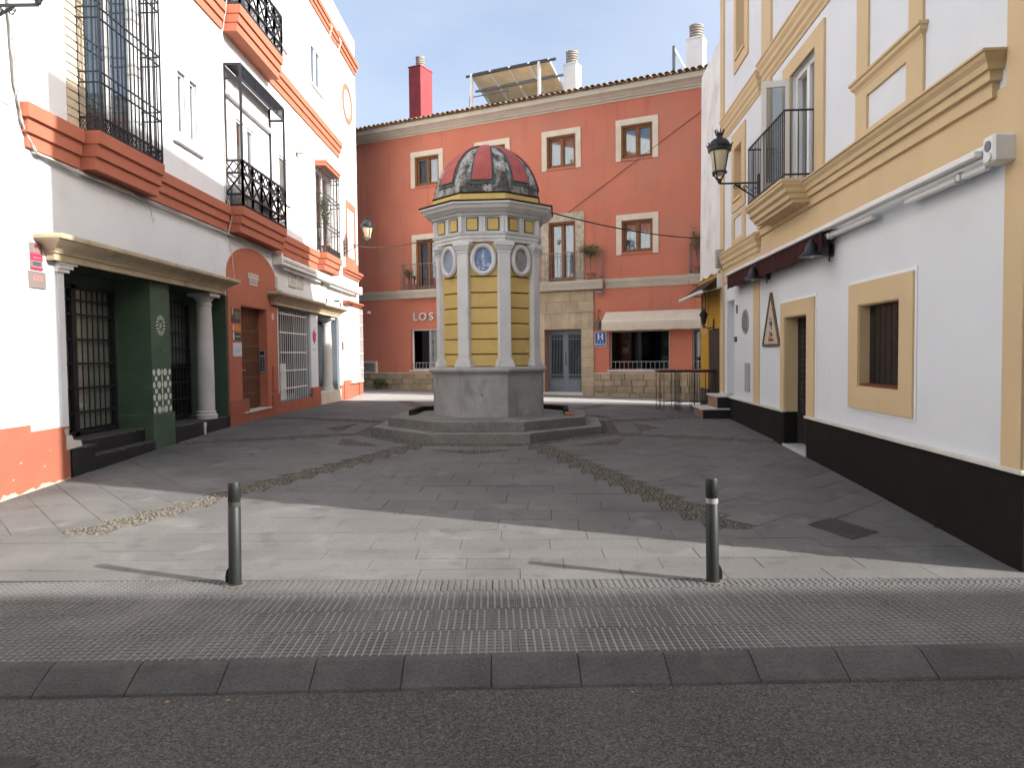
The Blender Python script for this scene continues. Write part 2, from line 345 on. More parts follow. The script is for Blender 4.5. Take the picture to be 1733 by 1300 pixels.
def clip(poly, n, c):
    out = []
    for i, p in enumerate(poly):
        q = poly[(i+1) % len(poly)]; dp = p[0]*n[0]+p[1]*n[1]-c; dq = q[0]*n[0]+q[1]*n[1]-c
        if dp <= 0: out.append(p)
        if dp*dq < 0: t = dp/(dp-dq); out.append((p[0]+(q[0]-p[0])*t, p[1]+(q[1]-p[1])*t))
    return out
slabs = []
def domain(poly, front=True):
    poly = clip(poly, (-1, 0), 6.19)
    poly = clip(poly, (RN.x, RN.y), 3.69)
    poly = clip(poly, (.46, 1), 20.6+2.3)
    if front: poly = clip(poly, (0, -1), -FRONT)
    if len(poly) < 3: return
    ar = abs(sum(poly[i][0]*poly[(i+1) % len(poly)][1]-poly[(i+1) % len(poly)][0]*poly[i][1] for i in range(len(poly))))/2
    if ar > .006: slabs.append(poly)
G = .0022
for k in range(8):
    th = R_(45*k)
    for i in range(28):
        r0 = R0+i*RS; r1 = r0+RS; w = halfw(i)
        if w <= .1: continue
        L_ = .82; off = (i % 3)*.27
        a = -w
        cuts = [-w]+[q for q in [(-20*L_+off+n*L_) for n in range(45)] if -w+.12 < q < w-.12]+[w]
        for c0, c1 in zip(cuts, cuts[1:]):
            poly = []
            for (r, v) in ((r0+G, c0+G), (r0+G, c1-G), (r1-G, c1-G), (r1-G, c0+G)):
                poly.append(kwor(r*math.sin(th)+v*math.cos(th), r*math.cos(th)-v*math.sin(th)))
            domain(poly)
ny = 5
for i in range(ny):
    for n in range(-10, 8):
        x0 = n*.83+(i*.37) % .83; x1 = x0+.83
        ya = lambda x, q: joint_y(x)+.004+(FRONT-.0-joint_y(x)-.004)*q/ny
        domain([(x0+G, ya(x0, i)+G), (x1-G, ya(x1, i)+G), (x1-G, ya(x1, i+1)-G), (x0+G, ya(x0, i+1)-G)], False)
def seen(p): c = Vector((sum(q[0] for q in p)/len(p), sum(q[1] for q in p)/len(p))); return c.length
slabs.sort(key=seen)
def slab_mb(mb, poly):
    n = len(poly); dz = random.uniform(-.0022, .0022)
    top = [(x, y, gz(x, y)+dz) for x, y in poly]; cx = sum(p[0] for p in poly)/n; cy = sum(p[1] for p in poly)/n
    top2 = [(x+(cx-x)*.004, y+(cy-y)*.004, gz(x, y)+dz) for x, y in poly]
    mb.add(top2+[(x, y, z-.002) for x, y, z in top]+[(x, y, z-.03) for x, y, z in top],
           [list(range(n))]+[(i, (i+1) % n, n+(i+1) % n, n+i) for i in range(n)]+[(n+i, n+(i+1) % n, 2*n+(i+1) % n, 2*n+i) for i in range(n)])
for p in slabs[:300]: slab_mb_ = MB(); slab_mb(slab_mb_, p); slab_mb_.build('paving_slab', SLABM, bed)
mb = MB()
for p in slabs[300:]: slab_mb(mb, p)
tag(mb.build('far_paving_slabs', SLABM, bed, merge=False), kind='stuff')

def pebble(mb, x, y, r):
    z = gz(x, y)-.016; q0 = random.uniform(0, 6.28); e = random.uniform(.6, 1); h = random.uniform(.012, .024)
    c, s_ = math.cos(q0), math.sin(q0); ring = []
    for f, zz in ((1, 0), (.74, h*.75)):
        for j in range(6):
            q = j*math.pi/3; u, v = r*f*math.cos(q), r*f*e*math.sin(q); ring.append((x+u*c-v*s_, y+u*s_+v*c, z+zz))
    mb.add(ring+[(x, y, z+h)], [(j, (j+1) % 6, 6+(j+1) % 6, 6+j) for j in range(6)]+[(6+j, 6+(j+1) % 6, 12) for j in range(6)])
def tri_in(r, v): return R0+.42 < r < R0+.86 and abs(v) < (R0+.86-r)*1.55
strips = {}
step = .047
nx_, ny_ = int(11.5/step), int(18/step)
for j in range(ny_):
    y = FRONT+.02+j*step
    for i in range(nx_):
        x = -6.15+i*step
        if x > xr(y)-.05 or y > street_y(x): continue
        a, b = kloc(x, y); rr = math.hypot(a, b)
        if rr < 2.2: continue
        k, r, v = rowof(a, b)
        if r < 2.26: continue
        tri = tri_in(r, v)
        if r >= R0 and not tri:
            w = halfw(int((r-R0)/RS))
            if abs(v) < w+.018: continue
            if rr > 9.2: continue
        key = ('t', k % 8) if tri else ('s', int(math.degrees(math.atan2(a, b)) % 360//45))
        m_ = strips.setdefault(key, MB())
        zoff = .012 if tri else 0
        px, py = x+random.uniform(-.012, .012), y+random.uniform(-.012, .012)
        n0 = len(m_.v); pebble(m_, px, py, random.uniform(.018, .027))
        if zoff:
            for q in range(n0, len(m_.v)): m_.v[q] = m_.v[q]+Vector((0, 0, zoff))
for key, m_ in strips.items():
    tag(m_.build('pebble_band' if key[0] == 's' else 'pebble_triangle', PEB, bed, merge=False, smooth=True), kind='stuff')
for k in range(8):      # mortar beds of the triangles, on the slabs
    th = R_(45*k); pts = []
    for r, v in ((R0+.42, -.68), (R0+.42, .68), (R0+.86, 0)):
        x, y = kwor(r*math.sin(th)+v*math.cos(th), r*math.cos(th)-v*math.sin(th)); pts.append((x, y, gz(x, y)+.004))
    MB().add(pts, [(0, 1, 2)]).build('triangle_bed', MORT, bed)
# pale street in front of the hotel
def st(u, v):
    t = 17-33*u; p0 = FH.w(t, 0, 0)
    x1, y1 = p0.x+FH.n.x*9, p0.y+FH.n.y*9
    f = lambda q: (p0.x+FH.n.x*q)*.46+(p0.y+FH.n.y*q)-22.9
    q = min(9, max(.5, f(0)/(f(0)-f(1)))) if abs(f(0)-f(1)) > 1e-6 else 4
    x, y = p0.x+FH.n.x*q*v, p0.y+FH.n.y*q*v
    return (x, y, gz(x, y))
tag(sheet('street', st, 44, 12, STREETM), kind='structure')
sw = MB(FH)
for i in range(30):
    t = -13+i; p = [FH.w(t+q, d, 0) for q, d in ((0, .02), (1, .02), (1, 1.15), (0, 1.15))]
    z = [gz(q.x, q.y)+.03 for q in p]
    sw.add([(t+.004, .02, z[0]), (t+.996, .02, z[1]), (t+.996, 1.15, z[2]), (t+.004, 1.15, z[3]), (t+.004, 1.15, z[3]-.05), (t+.996, 1.15, z[2]-.05)], [(0, 1, 2, 3), (3, 2, 5, 4)])
tag(sw.build('hotel_pavement', mat('grey_pavement', (.20, .19, .175), .85, .15, 3, .2, 60, dirt=((.1, .1, .09), .5, 3, .6))), kind='structure')

# drain cover in the slabs beside the right wall
dc = [(2.90, 7.40), (3.24, 7.66), (3.47, 7.10), (3.11, 6.86)]
mb = MB(); mb.add([(x, y, gz(x, y)+.004) for x, y in dc]+[(x, y, gz(x, y)-.01) for x, y in dc], [(0, 1, 2, 3), (0, 4, 5, 1), (1, 5, 6, 2), (2, 6, 7, 3), (3, 7, 4, 0)])
o = mb.build('drain_cover', IRON2, origin=(3.18, 7.25, gz(3.2, 7.2))); tag(o, 'rusty iron drain cover set in the slabs beside the right wall', 'drain cover')
mb = MB()
for i in range(9):
    for j in range(9):
        u, v = (i+.5)/9, (j+.5)/9
        x = sum(w*c[0] for w, c in zip(((1-u)*(1-v), u*(1-v), u*v, (1-u)*v), dc)); y = sum(w*c[1] for w, c in zip(((1-u)*(1-v), u*(1-v), u*v, (1-u)*v), dc))
        z = gz(x, y); a = .018; s_ = 1 if (i+j) % 2 else -1
        mb.add([(x-a, y-a*.3*s_, z+.003), (x, y-.006, z+.003), (x+a, y+a*.3*s_, z+.003), (x, y+.006, z+.003), (x, y, z+.010)], [(0, 1, 4), (1, 2, 4), (2, 3, 4), (3, 0, 4)])
mb.build('tread_studs', IRON2, o, merge=False)
# ================================================================ kiosk
KYEL = mat('kiosk_yellow', (.69, .495, .18), .85, .09, 2.5, .12, 40, .2, rnd=.03, dirt=(((.40, .29, .12), .5, 2.2, .60), ((.26, .2, .12), .5, 9, .74)))
KJOINT = mat('kiosk_joint', (.16, .095, .028), .9, .2, 5)
KWHITE = mat('kiosk_white', (.70, .70, .695), .88, .08, 2.5, .15, 40, .2, dirt=(((.40, .385, .36), .45, 2.4, .60, (2, 2, .7)), ((.16, .14, .12), .8, 11, .745)))
KGREY = mat('kiosk_granite', (.36, .357, .35), .82, .2, 2.2, .3, 70, .3, rnd=.08, grain=(55, .12), dirt=(((.13, .128, .125), .6, 1.7, .56, (1.6, 1.6, .7)), ((.36, .355, .34), .5, 2.3, .60), ((.04, .04, .04), .7, 13, .75)))
KSTEP = mat('kiosk_step_granite', (.21, .205, .19), .82, .18, 3, .4, 70, .3, rnd=.08, grain=(60, .35), dirt=(((.10, .095, .085), .55, 2.0, .57), ((.05, .05, .047), .6, 8, .73)))
KDARK = mat('mossy_edge_and_rim_shade', (.035, .028, .022), .95, .4, 8, .5, 40, .1)
KDOME = mat('mossy_dome', (.46, .45, .43), .92, .25, 6, .5, 24, .15, dirt=(((.06, .055, .05), .9, 5.0, .44, (1, 1, .45)), ((.03, .028, .026), .92, 17, .52), ((.20, .16, .10), .5, 4, .63)))
KRED = mat('dome_red_panel', (.44, .115, .105), .8, .15, 5, .15, 40, .25, dirt=(((.28, .09, .08), .6, 6, .56), ((.10, .05, .045), .6, 16, .64)))
KGRN = mat('dome_green_border', (.075, .13, .12), .8, .25, 8, .2, 40, .2, dirt=(((.03, .04, .038), .8, 9, .54), ((.30, .30, .28), .6, 15, .6)))
kiosk = thing('kiosk', KC+Vector((0, 0, .25)), 'octagonal yellow and white kiosk with mossy red-panelled dome standing on two grey steps', 'kiosk')
def octo(mb, prof_, n=8, cap=True):
    base = len(mb.v); m = len(prof_)
    for ap, z in prof_:
        for j in range(n):
            a = R_(22.5+45*j); rr = ap/math.cos(R_(22.5)); p = KC+kdir(a)*rr; mb.v.append(Vector((p.x, p.y, z)))
    for i in range(m-1):
        for j in range(n): mb.f.append([base+i*n+j, base+i*n+(j+1) % n, base+(i+1)*n+(j+1) % n, base+(i+1)*n+j])
    if cap: mb.f += [[base+j for j in range(n)][::-1], [base+(m-1)*n+j for j in range(n)]]
    return mb
def ring_blocks(name, ap_out, ap_in, z0, z1, part, material, mid=True):
    """each side of an octagonal step is one or two blocks with mitred ends"""
    for k in range(8):
        f = kface(k, 0); wo, wi = ap_out*TAN, ap_in*TAN
        seg = [(-1, .08), (.08, 1)] if mid and k % 2 else [(-1, 1)]
        for a, b in seg:
            g0 = .004
            mb = MB(f); p = [(a*wi+g0, ap_in), (b*wi-g0, ap_in), (b*wo-g0, ap_out), (a*wo+g0, ap_out)]
            dz = random.uniform(-.004, .004)
            c = .008; q = [(a*wi+g0, ap_in), (b*wi-g0, ap_in), (b*wo-g0-c, ap_out-c), (a*wo+g0+c, ap_out-c)]
            mb.add([(x, d, z0) for x, d in p]+[(x, d, z1+dz-c) for x, d in p]+[(x, d, z1+dz) for x, d in q],
                   [(3, 2, 1, 0)]+[(i, (i+1) % 4, 4+(i+1) % 4, 4+i) for i in range(4)]+[(4+i, 4+(i+1) % 4, 8+(i+1) % 4, 8+i) for i in range(4)]+[(8, 9, 10, 11)])
            mb.build(name, material, part)
core = octo(MB(), [(2.0, .10), (2.0, .395), (1.55, .395), (1.55, .58)]).build('step_core', KGREY, kiosk)
lo = octo(MB(), [(2.21, .12), (2.21, .385)]).build('lower_step', MORT, kiosk); ring_blocks('step_block', 2.23, 1.86, .13, .42, lo, KSTEP)
up = octo(MB(), [(1.91, .40), (1.91, .575)]).build('upper_step', MORT, kiosk); ring_blocks('step_block', 1.93, 1.52, .42, .60, up, KSTEP, False)
octo(MB(), [(1.515, .585), (1.515, .605), (1.0, .605)]).build('basin_floor', KSTEP, kiosk)
for k in (2, 3, 4, 5, 6):       # low rim round the back of the basin; its inner shade is painted black
    f = kface(k, 0); lo_ = -1 if k > 2 else -.62; hi_ = 1 if k < 6 else .62
    MB(f).hexa([(lo_*1.60*TAN, 1.60, .60), (hi_*1.60*TAN, 1.60, .60), (hi_*1.50*TAN, 1.50, .60), (lo_*1.50*TAN, 1.50, .60),
                (lo_*1.60*TAN, 1.60, .70), (hi_*1.60*TAN, 1.60, .70), (hi_*1.50*TAN, 1.50, .70), (lo_*1.50*TAN, 1.50, .70)]).build('basin_rim', KDARK, kiosk)
ped = octo(MB(), [(1.055, .58), (1.055, 1.42)]).build('pedestal', MORT, kiosk)
for k in range(8):
    w = 1.085*TAN; MB(kface(k, 1.085)).hexa([(-w+.003, 0, .60), (w-.003, 0, .60), (w-.02, -.06, .60), (-w+.02, -.06, .60), (-w+.003, 0, 1.42), (w-.003, 0, 1.42), (w-.02, -.06, 1.42), (-w+.02, -.06, 1.42)]).build('pedestal_panel', KGREY, ped)
MB(kface(0, 1.085)).lathe((-.04, 0, 1.03), [(.0, -.016), (.014, -.01), (.016, 0), (.014, .01), (0, .016)], 10, 1, .5).build('spout_hole', BLKPL, ped)
octo(MB(), [(1.06, 1.40), (1.10, 1.415), (1.10, 1.435), (1.125, 1.45), (1.155, 1.475), (1.165, 1.51), (1.15, 1.545), (1.11, 1.565), (.8, 1.565)]).build('pedestal_moulding', KGREY, kiosk)
octo(MB(), [(.925, 1.56), (.925, 4.0)]).build('shaft_core', KJOINT, kiosk)
ZC = [1.57, 1.81, 2.10, 2.40, 2.70, 2.99, 3.30, 3.96]
walls_ = octo(MB(), [(.93, 1.562), (.93, 1.57)]).build('shaft_wall', KYEL, kiosk)
for k in range(8):
    f = kface(k, .925)
    for z0, z1 in zip(ZC, ZC[1:]):
        mb = MB(f); e = .011; b = .012; w = .375
        mb.add([(-w, 0, z0+e), (w, 0, z0+e), (w, 0, z1-e), (-w, 0, z1-e), (-w, .02, z0+e+b*.6), (w, .02, z0+e+b*.6), (w, .02, z1-e-b*.4), (-w, .02, z1-e-b*.4)],
               [(4, 5, 6, 7), (0, 1, 5, 4), (1, 2, 6, 5), (2, 3, 7, 6), (3, 0, 4, 7)])
        mb.build('render_course', KYEL, walls_)
# pilasters at the eight corners
RP = .94/math.cos(R_(22.5))
for k in range(8):
    a = R_(22.5+45*k); n = kdir(a); f = Fr(KC+n*RP, kdir(a+math.pi/2), n)
    w = .120
    p = MB(f).prism([(-w, -.10), (w, -.10), (w, .035), (w-.012, .047), (-w+.012, .047), (-w, .035)], 1.72, 3.74, 'z').build('pilaster', KWHITE, kiosk)
    mb = MB(f)
    for ww, dd, z0, z1 in ((.178, .085, 1.565, 1.615), (.168, .078, 1.615, 1.65), (.158, .066, 1.65, 1.685), (.144, .058, 1.685, 1.72)): mb.box(-ww, ww, -.1, dd, z0, z1)
    mb.build('base', KWHITE, p, bevel=.007)
    mb = MB(f)
    for ww, dd, z0, z1 in ((.140, .056, 3.74, 3.765), (.134, .05, 3.765, 3.80), (.150, .066, 3.80, 3.835), (.168, .08, 3.835, 3.87), (.186, .096, 3.87, 3.95)): mb.box(-ww, ww, -.1, dd, z0, z1)
    mb.build('capital', KWHITE, p, bevel=.006)
# medallions: oval rims with blue tile pictures in low relief
MBLUE = mat('medallion_blue', (.17, .27, .47), .35, .25, 9, .1, 40, .5, dirt=((.42, .50, .62), .7, 11, .56))
MPALE = mat('medallion_pale_blue', (.30, .365, .47), .35, .12, 6, .05, 40, .5)
MDARK = mat('medallion_grey', (.33, .34, .37), .5, .3, 14, .3, 30, .4, dirt=(((.10, .09, .09), .9, 16, .54), ((.40, .28, .22), .7, 12, .58)))
MFIG = mat('medallion_figure', (.60, .63, .68), .4, .2, 20, .2, 40, .4, dirt=((.16, .2, .3), .8, 26, .58))
MFIG2 = mat('medallion_brown_figures', (.40, .34, .31), .5, .3, 20, .3, 40, .4, dirt=((.09, .08, .08), .9, 24, .54))
for k in range(8):
    f = kface(k, .945); cz = 3.615
    md = MB(f).prism(ellipse(0, cz, .20, .255, 28), .0, .03, 'd').build('medallion', (MBLUE, MDARK, MBLUE, MDARK, MBLUE, MDARK, MBLUE, MPALE)[k], kiosk)
    MB(f).tube([(x, .045, z) for x, z in ellipse(0, cz, .207, .265, 30)], .045, 8, True).build('rim', KWHITE, md, smooth=True)
    mb = MB(f)
    if k != 7:
        rnd_ = random.Random(k)
        if k % 2 == 0:      # one upright figure on a cloud of small heads
            for z, r in ((.15, .014), (.125, .018), (.10, .03), (.07, .035), (.04, .03), (.01, .03), (-.03, .035), (-.07, .03), (-.12, .028), (-.17, .035)):
                mb.lathe((rnd_.uniform(-.008, .008), .03, cz+z), [(0, -.02), (r, -.008), (r, .008), (0, .02)], 7, 1, .5)
            for i in range(22):
                q = rnd_.uniform(3.5, 5.9); rr = rnd_.uniform(.08, .17); mb.lathe((rr*math.cos(q)*1.05, .03, cz+rr*math.sin(q)*1.2), [(0, -.014), (.018, -.004), (.016, .006), (0, .014)], 6, 1, .4)
        else:
            for i in range(60):
                q = rnd_.uniform(0, 6.28); rr = .15*math.sqrt(rnd_.random()); mb.lathe((rr*math.cos(q), .03, cz-.035+rr*math.sin(q)*1.2), [(0, -.022), (.016, -.006), (.02, .006), (0, .024)], 5, 1, .5, rnd_.random())
        mb.build('relief', MFIG if k % 2 == 0 else MFIG2, md)
# entablature
octo(MB(), [(.9, 3.95), (1.015, 3.95), (1.015, 4.01), (1.035, 4.015), (1.035, 4.07), (1.055, 4.08), (1.07, 4.115), (1.02, 4.12), (1.0, 4.13)]).build('architrave', KWHITE, kiosk)
fz = octo(MB(), [(1.0, 4.12), (1.0, 4.46)]).build('frieze', KWHITE, kiosk)
for k in range(8):
    f = kface(k, 1.0); w1 = 1.0*TAN
    for a in (-.20, .20):
        b = MB(f).box(a-.116, a+.116, -.01, .012, 4.155, 4.405).build('frieze_border', KGRN, fz)
        MB(f).box(a-.096, a+.096, -.01, .02, 4.175, 4.385).build('frieze_panel', KYEL, b)
    mb = MB(f)
    for c in (-w1, w1, 0):
        hw = .045; mb = MB(f); mb.box(c-.052, c+.052, -.04, .022, 4.135, 4.43)
        for dx in (-.03, .03): mb.box(c+dx-.020, c+dx+.020, -.035, .032, 4.142, 4.43)
        mb.box(c-hw-.01, c+hw+.01, -.05, .038, 4.125, 4.14)
        mb.build('triglyph', KWHITE, fz, merge=False)
cn = octo(MB(), [(1.0, 4.44), (1.06, 4.44), (1.06, 4.49), (1.12, 4.50), (1.14, 4.515), (1.17, 4.53), (1.22, 4.555), (1.25, 4.60), (1.29, 4.625), (1.29, 4.665), (1.0, 4.665)]).build('cornice', KWHITE, kiosk)
mb = MB()
for k in range(8):
    mb.fr = kface(k, 1.06); w = 1.06*TAN; n = 19
    for i in range(n):
        c = -w+(i+.5)*2*w/n; mb.box(c-.013, c+.013, -.01, .024, 4.452, 4.488)
mb.build('dentils', KWHITE, cn, merge=False)
octo(MB(), [(1.28, 4.662), (1.315, 4.668), (1.315, 4.688), (1.06, 4.73), (1.0, 4.73)]).build('cornice_slab', KDARK, cn)
octo(MB(), [(1.06, 4.70), (1.035, 4.86), (.9, 4.86)]).build('drum', KYEL, kiosk)
octo(MB(), [(1.03, 4.855), (1.055, 4.858), (1.055, 4.88), (1.0, 4.905)]).build('drum_edge', KDARK, kiosk)
def dome_pt(ang, el, off=0):        # ang from the front, el elevation; octagonal at the foot, rounder above
    sec = ((math.degrees(ang)+22.5) % 45)-22.5
    oc = 1/math.cos(R_(sec)); f = oc+(1-oc)*min(1, el/1.1)
    r = (1.0+.03*(1-el/1.57))*f*math.cos(el)**.92+off*math.cos(el); z = 4.87+1.09*math.sin(el)+off*math.sin(el)
    p = KC+kdir(ang)*r; return Vector((p.x, p.y, z))
mb = MB(); nA, nE = 64, 14
for i in range(nE):
    for j in range(nA): mb.v.append(dome_pt(2*math.pi*j/nA, R_(86)*i/(nE-1)))
for i in range(nE-1):
    for j in range(nA): mb.f.append([i*nA+j, i*nA+(j+1) % nA, (i+1)*nA+(j+1) % nA, (i+1)*nA+j])
mb.f.append([(nE-1)*nA+j for j in range(nA)])
dome = mb.build('dome', KDOME, kiosk, smooth=True)
def patch(k, e0, e1, w0, w1, off, material, name, parent):
    mb = MB(); nu, nv = 6, 12
    for lay in (off, -.03):
        for i in range(nv+1):
            el = R_(e0+(e1-e0)*i/nv); hw = w0+(w1-w0)*(i/nv)**1.25; r = max(.08, math.cos(el))
            for j in range(nu+1): mb.v.append(dome_pt(R_(45*k)+(2*j/nu-1)*hw/r, el, lay))
    K = (nu+1)*(nv+1); I = lambda i, j: i*(nu+1)+j
    for i in range(nv):
        for j in range(nu): mb.f.append([I(i, j), I(i, j+1), I(i+1, j+1), I(i+1, j)])
        for j in (0, nu): mb.f.append([I(i, j), I(i+1, j), K+I(i+1, j), K+I(i, j)])
    for j in range(nu):
        for i in (0, nv): mb.f.append([I(i, j), I(i, j+1), K+I(i, j+1), K+I(i, j)])
    return mb.build(name, material, parent, smooth=True)
for k in range(8):
    b = patch(k, 8.5, 80, .232, .072, .014, KGRN, 'panel_border', dome)
    patch(k, 12.5, 79, .178, .054, .040, KRED, 'dome_panel', b)
# litter on the steps
PET = glass('clear_plastic', (.86, .88, .88), .10)
bt = thing('bottle', (-.45, 13.29, .425), 'clear plastic bottle with red label lying on the lower kiosk step', 'bottle')
fb = Fr((-.59, 13.22, .455), (.83, .55, 0), (-.55, .83, 0))
pr = [(.0, 0), (.028, 0), (.031, .02), (.031, .19), (.028, .22), (.013, .27), (.012, .285), (0, .285)]
def lathe_x(mb, prof_, n=12):
    k = len(mb.v); m = len(prof_)
    for r, a in prof_:
        for j in range(n): q = 2*math.pi*j/n; mb.v.append(mb.fr.w(a, r*math.cos(q), r*math.sin(q)))
    for i in range(m-1):
        for j in range(n): mb.f.append([k+i*n+j, k+i*n+(j+1) % n, k+(i+1)*n+(j+1) % n, k+(i+1)*n+j])
    return mb
lathe_x(MB(fb), pr).build('body', PET, bt, smooth=True)
lathe_x(MB(fb), [(.0322, .09), (.0325, .092), (.0325, .15), (.0322, .152)]).build('wrapper', mat('bottle_red', (.5, .03, .05), .4, .1, 9), bt, smooth=True)
lathe_x(MB(fb), [(0, .305), (.0145, .305), (.0145, .282), (0, .282)]).build('cap', mat('cap_blue', (.3, .4, .6), .4), bt)
o = MB(Fr((1.0, 14.55, .612), (.96, .28, 0), (-.28, .96, 0))).prism([(-.09, -.05), (.10, -.04), (.08, .05), (-.02, .06), (-.08, .03)], 0, .045, 'z').build('brick_scrap', mat('brick_scrap', (.5, .2, .1), .9, .2, 9, .3), origin=(1.0, 14.55, .605))
tag(o, 'small broken orange brick piece lying on the kiosk basin', 'brick piece')
# ================================================================ left building
BW = 'white three-storey corner building with terracotta bands and shop fronts left of the kiosk'
lb = thing('corner_building', FL.w(15, -5, 0), BW, 'building')
LH0, LH1, LE = -2.0, 13.95, 28.95
H_ = [(10.05, 15.75, .1, 3.13), (16.48, 18.2, .3, 2.98), (19.12, 25.65, .45, 3.10),
      (10.75, 12.15, 5.05, 8.35), (13.66, 14.0, 5.95, 7.08), (14.16, 14.5, 5.95, 7.08),
      (16.55, 17.05, 5.3, 7.12), (17.22, 17.68, 5.3, 7.12), (19.5, 20.3, 5.95, 7.12), (23.1, 24.65, 5.1, 7.6),
      (15.95, 17.5, 9.3, 11.6), (19.45, 20.3, 10.1, 11.9), (22.76, 23.95, 10.15, 11.4), (10.5, 12.2, 9.4, 11.6)]
MB(FL).walls(LH0, LE, -.3, LH1, -.62, 0, H_).build('wall', WHITE, lb)
MB(FL).box(LH0, LE, -10, -.621, -.3, LH1-.25).build('inner_block', DARK, lb)
mb = MB(FL); mb.box(LE-.35, LE, -10, -.625, -.3, LH1); mb.box(LH0, LH0+.35, -10, -.625, -.3, LH1); mb.box(LH0, LE, -10.3, -10, -.3, LH1); mb.build('side_wall', WHITE, lb)
# --- terracotta string courses and the bays that stand out of them
def bandp(z0, z1, d=.14, b=0):
    h = (z1-z0)/3
    return [(b+d*.30, z0), (b+d*.34, z0+h*.96), (b+d*.62, z0+h), (b+d*.66, z0+2*h*.98), (b+d*.95, z0+2*h), (b+d, z1-.015), (b+d, z1)]
def band(a0, a1, z0, z1, d=.14, b=0, el=0, er=0, name='string_course'):
    return MB(FL).moulding(a0, a1, bandp(z0, z1, d, b), -.02, el, er).build(name, TERRA, lb)
band(9.42, 10.49, 4.49, 5.02, el=1); band(12.42, 15.80, 4.49, 5.02); band(18.84, 22.84, 4.49, 5.02)
for a0, a1, b in ((10.62, 12.30, .20), (15.97, 18.66, .25), (23.02, 24.75, .20)):
    band(a0, a1, 4.49, 5.025, .14, b, 1*.35, .35, 'balcony_slab')
band(7.0, 15.80, 8.72, 9.25); band(18.72, 26.0, 8.72, 9.25, er=1); band(15.98, 18.55, 8.72, 9.26, .14, .28, .35, .35, 'balcony_slab')
band(4.0, 25.85, 12.55, 12.97, er=1); band(26.05, 28.82, 12.60, 13.05, .16, 0, .8, .8)
band(26.4, 28.85, 4.70, 4.98, .2, 0, .5, .6); band(26.3, 28.80, 3.62, 3.80, .22, 0, .3, .3, 'window_hood')
# --- plinths
mb = MB(FL); mb.box(LH0, 9.26, -.02, .035, -.2, .97); mb.box(9.26, 10.06, -.02, .03, -.2, .88); mb.build('plinth', TERRA_W_DIM, lb)
for q in ((18.98, 22.055, .035, .60), (22.06, 22.98, .05, .87), (25.66, 26.09, .03, .80), (26.1, 27.19, .06, .93), (27.2, 28.39, .05, .80), (28.4, 29.02, .10, .95)): MB(FL).box(q[0], q[1], -.02, q[2], .1, q[3]).build('plinth', TERRA_W_DIM, lb)
MB(FL).box(28.955, 29.02, -.4, -.021, .1, .95).build('plinth', TERRA_W_DIM, lb)
rr = random.Random(12); pts = [(7.4, -.2)]
for i in range(41):
    a = 7.4+i*(10.04-7.4)/40; pts.append((a, prof(a)+rr.choice((.012, .02, .035, .05, .075))*rr.uniform(.5, 1.1)))
MB(FL).prism(pts+[(10.04, -.2)], .025, .0385, 'd').build('bare_plaster_strip', mat('bare_plaster', (.50, .43, .35), .95, .2, 9), lb)
for a, z, r in ((9.05, .52, .018), (9.5, .41, .012), (9.62, .60, .01), (8.9, .33, .013), (10.0, .80, .05), (10.02, .70, .035)): MB(FL).prism([(a+r*rr.uniform(.6, 1.3)*math.cos(q*.9), z+r*rr.uniform(.6, 1.3)*math.sin(q*.9)) for q in range(7)], .028, .0375, 'd').build('paint_chip', MATS['bare_plaster'], lb)
# --- first shop: green recess behind pier and column under a stone canopy
MB(FL).box(9.93, 10.07, -.3, .022, .74, 2.98).build('white_pilaster', WHITE2, lb)
mb = MB(FL); mb.box(9.90, 10.16, -.3, .05, 2.98, 3.03); mb.box(9.90, 10.22, -.3, .07, 3.03, 3.08); mb.box(9.90, 10.28, -.3, .09, 3.08, 3.13); mb.build('pilaster_capital', KWHITE, lb)
CANP = [(.10, 3.105), (.12, 3.115), (.12, 3.20), (.145, 3.205), (.15, 3.225), (.17, 3.25), (.215, 3.29), (.28, 3.325), (.325, 3.345), (.33, 3.36), (.36, 3.365), (.365, 3.40), (.36, 3.425)]
def canopy(a0, a1, n):
    c = MB(FL).moulding(a0+.012, a1-.012, [(d-.006, z) for d, z in CANP], -.05).build('stone_canopy', mat('canopy_joint', (.25, .2, .13), .9), lb)
    L_ = (a1-a0)/n
    for i in range(n):
        MB(FL).moulding(a0+i*L_+(.002 if i else 0), a0+(i+1)*L_-(.002 if i < n-1 else 0), CANP, -.02, 1 if i == 0 else 0, 1 if i == n-1 else 0).build('canopy_stone', STONE, c)
canopy(9.84, 15.27, 9); canopy(18.62, 25.18, 9)
MB(FL).box(10.0, 15.8, -.6, -.002, 3.10, 3.128).build('soffit', GREEN, lb)
pier = MB(FL).box(12.47, 13.16, -.6, -.004, .83, 3.10).build('green_pier', GREEN_W, lb)
MB(FL).box(12.44, 13.22, -.6, .022, .05, .84).build('pier_foot', GREEN_W, pier, bevel=.01)
MB(FL).box(15.68, 15.755, -.6, .004, .54, 3.10).build('green_jamb', GREEN, lb)
MB(FL).box(10.02, 10.10, -.6, -.31, .5, 3.10).build('green_jamb', GREEN, lb)
MB(FL).walls(10.0, 15.75, .3, 3.12, -.618, -.58, [(10.30, 12.28, .60, 2.93), (13.35, 15.1, .60, 2.93)]).build('green_back_wall', GREEN, lb)
DARKF = mat('dark_frame', (.013, .013, .015), .5, .2, 6, 0, 60, .4)
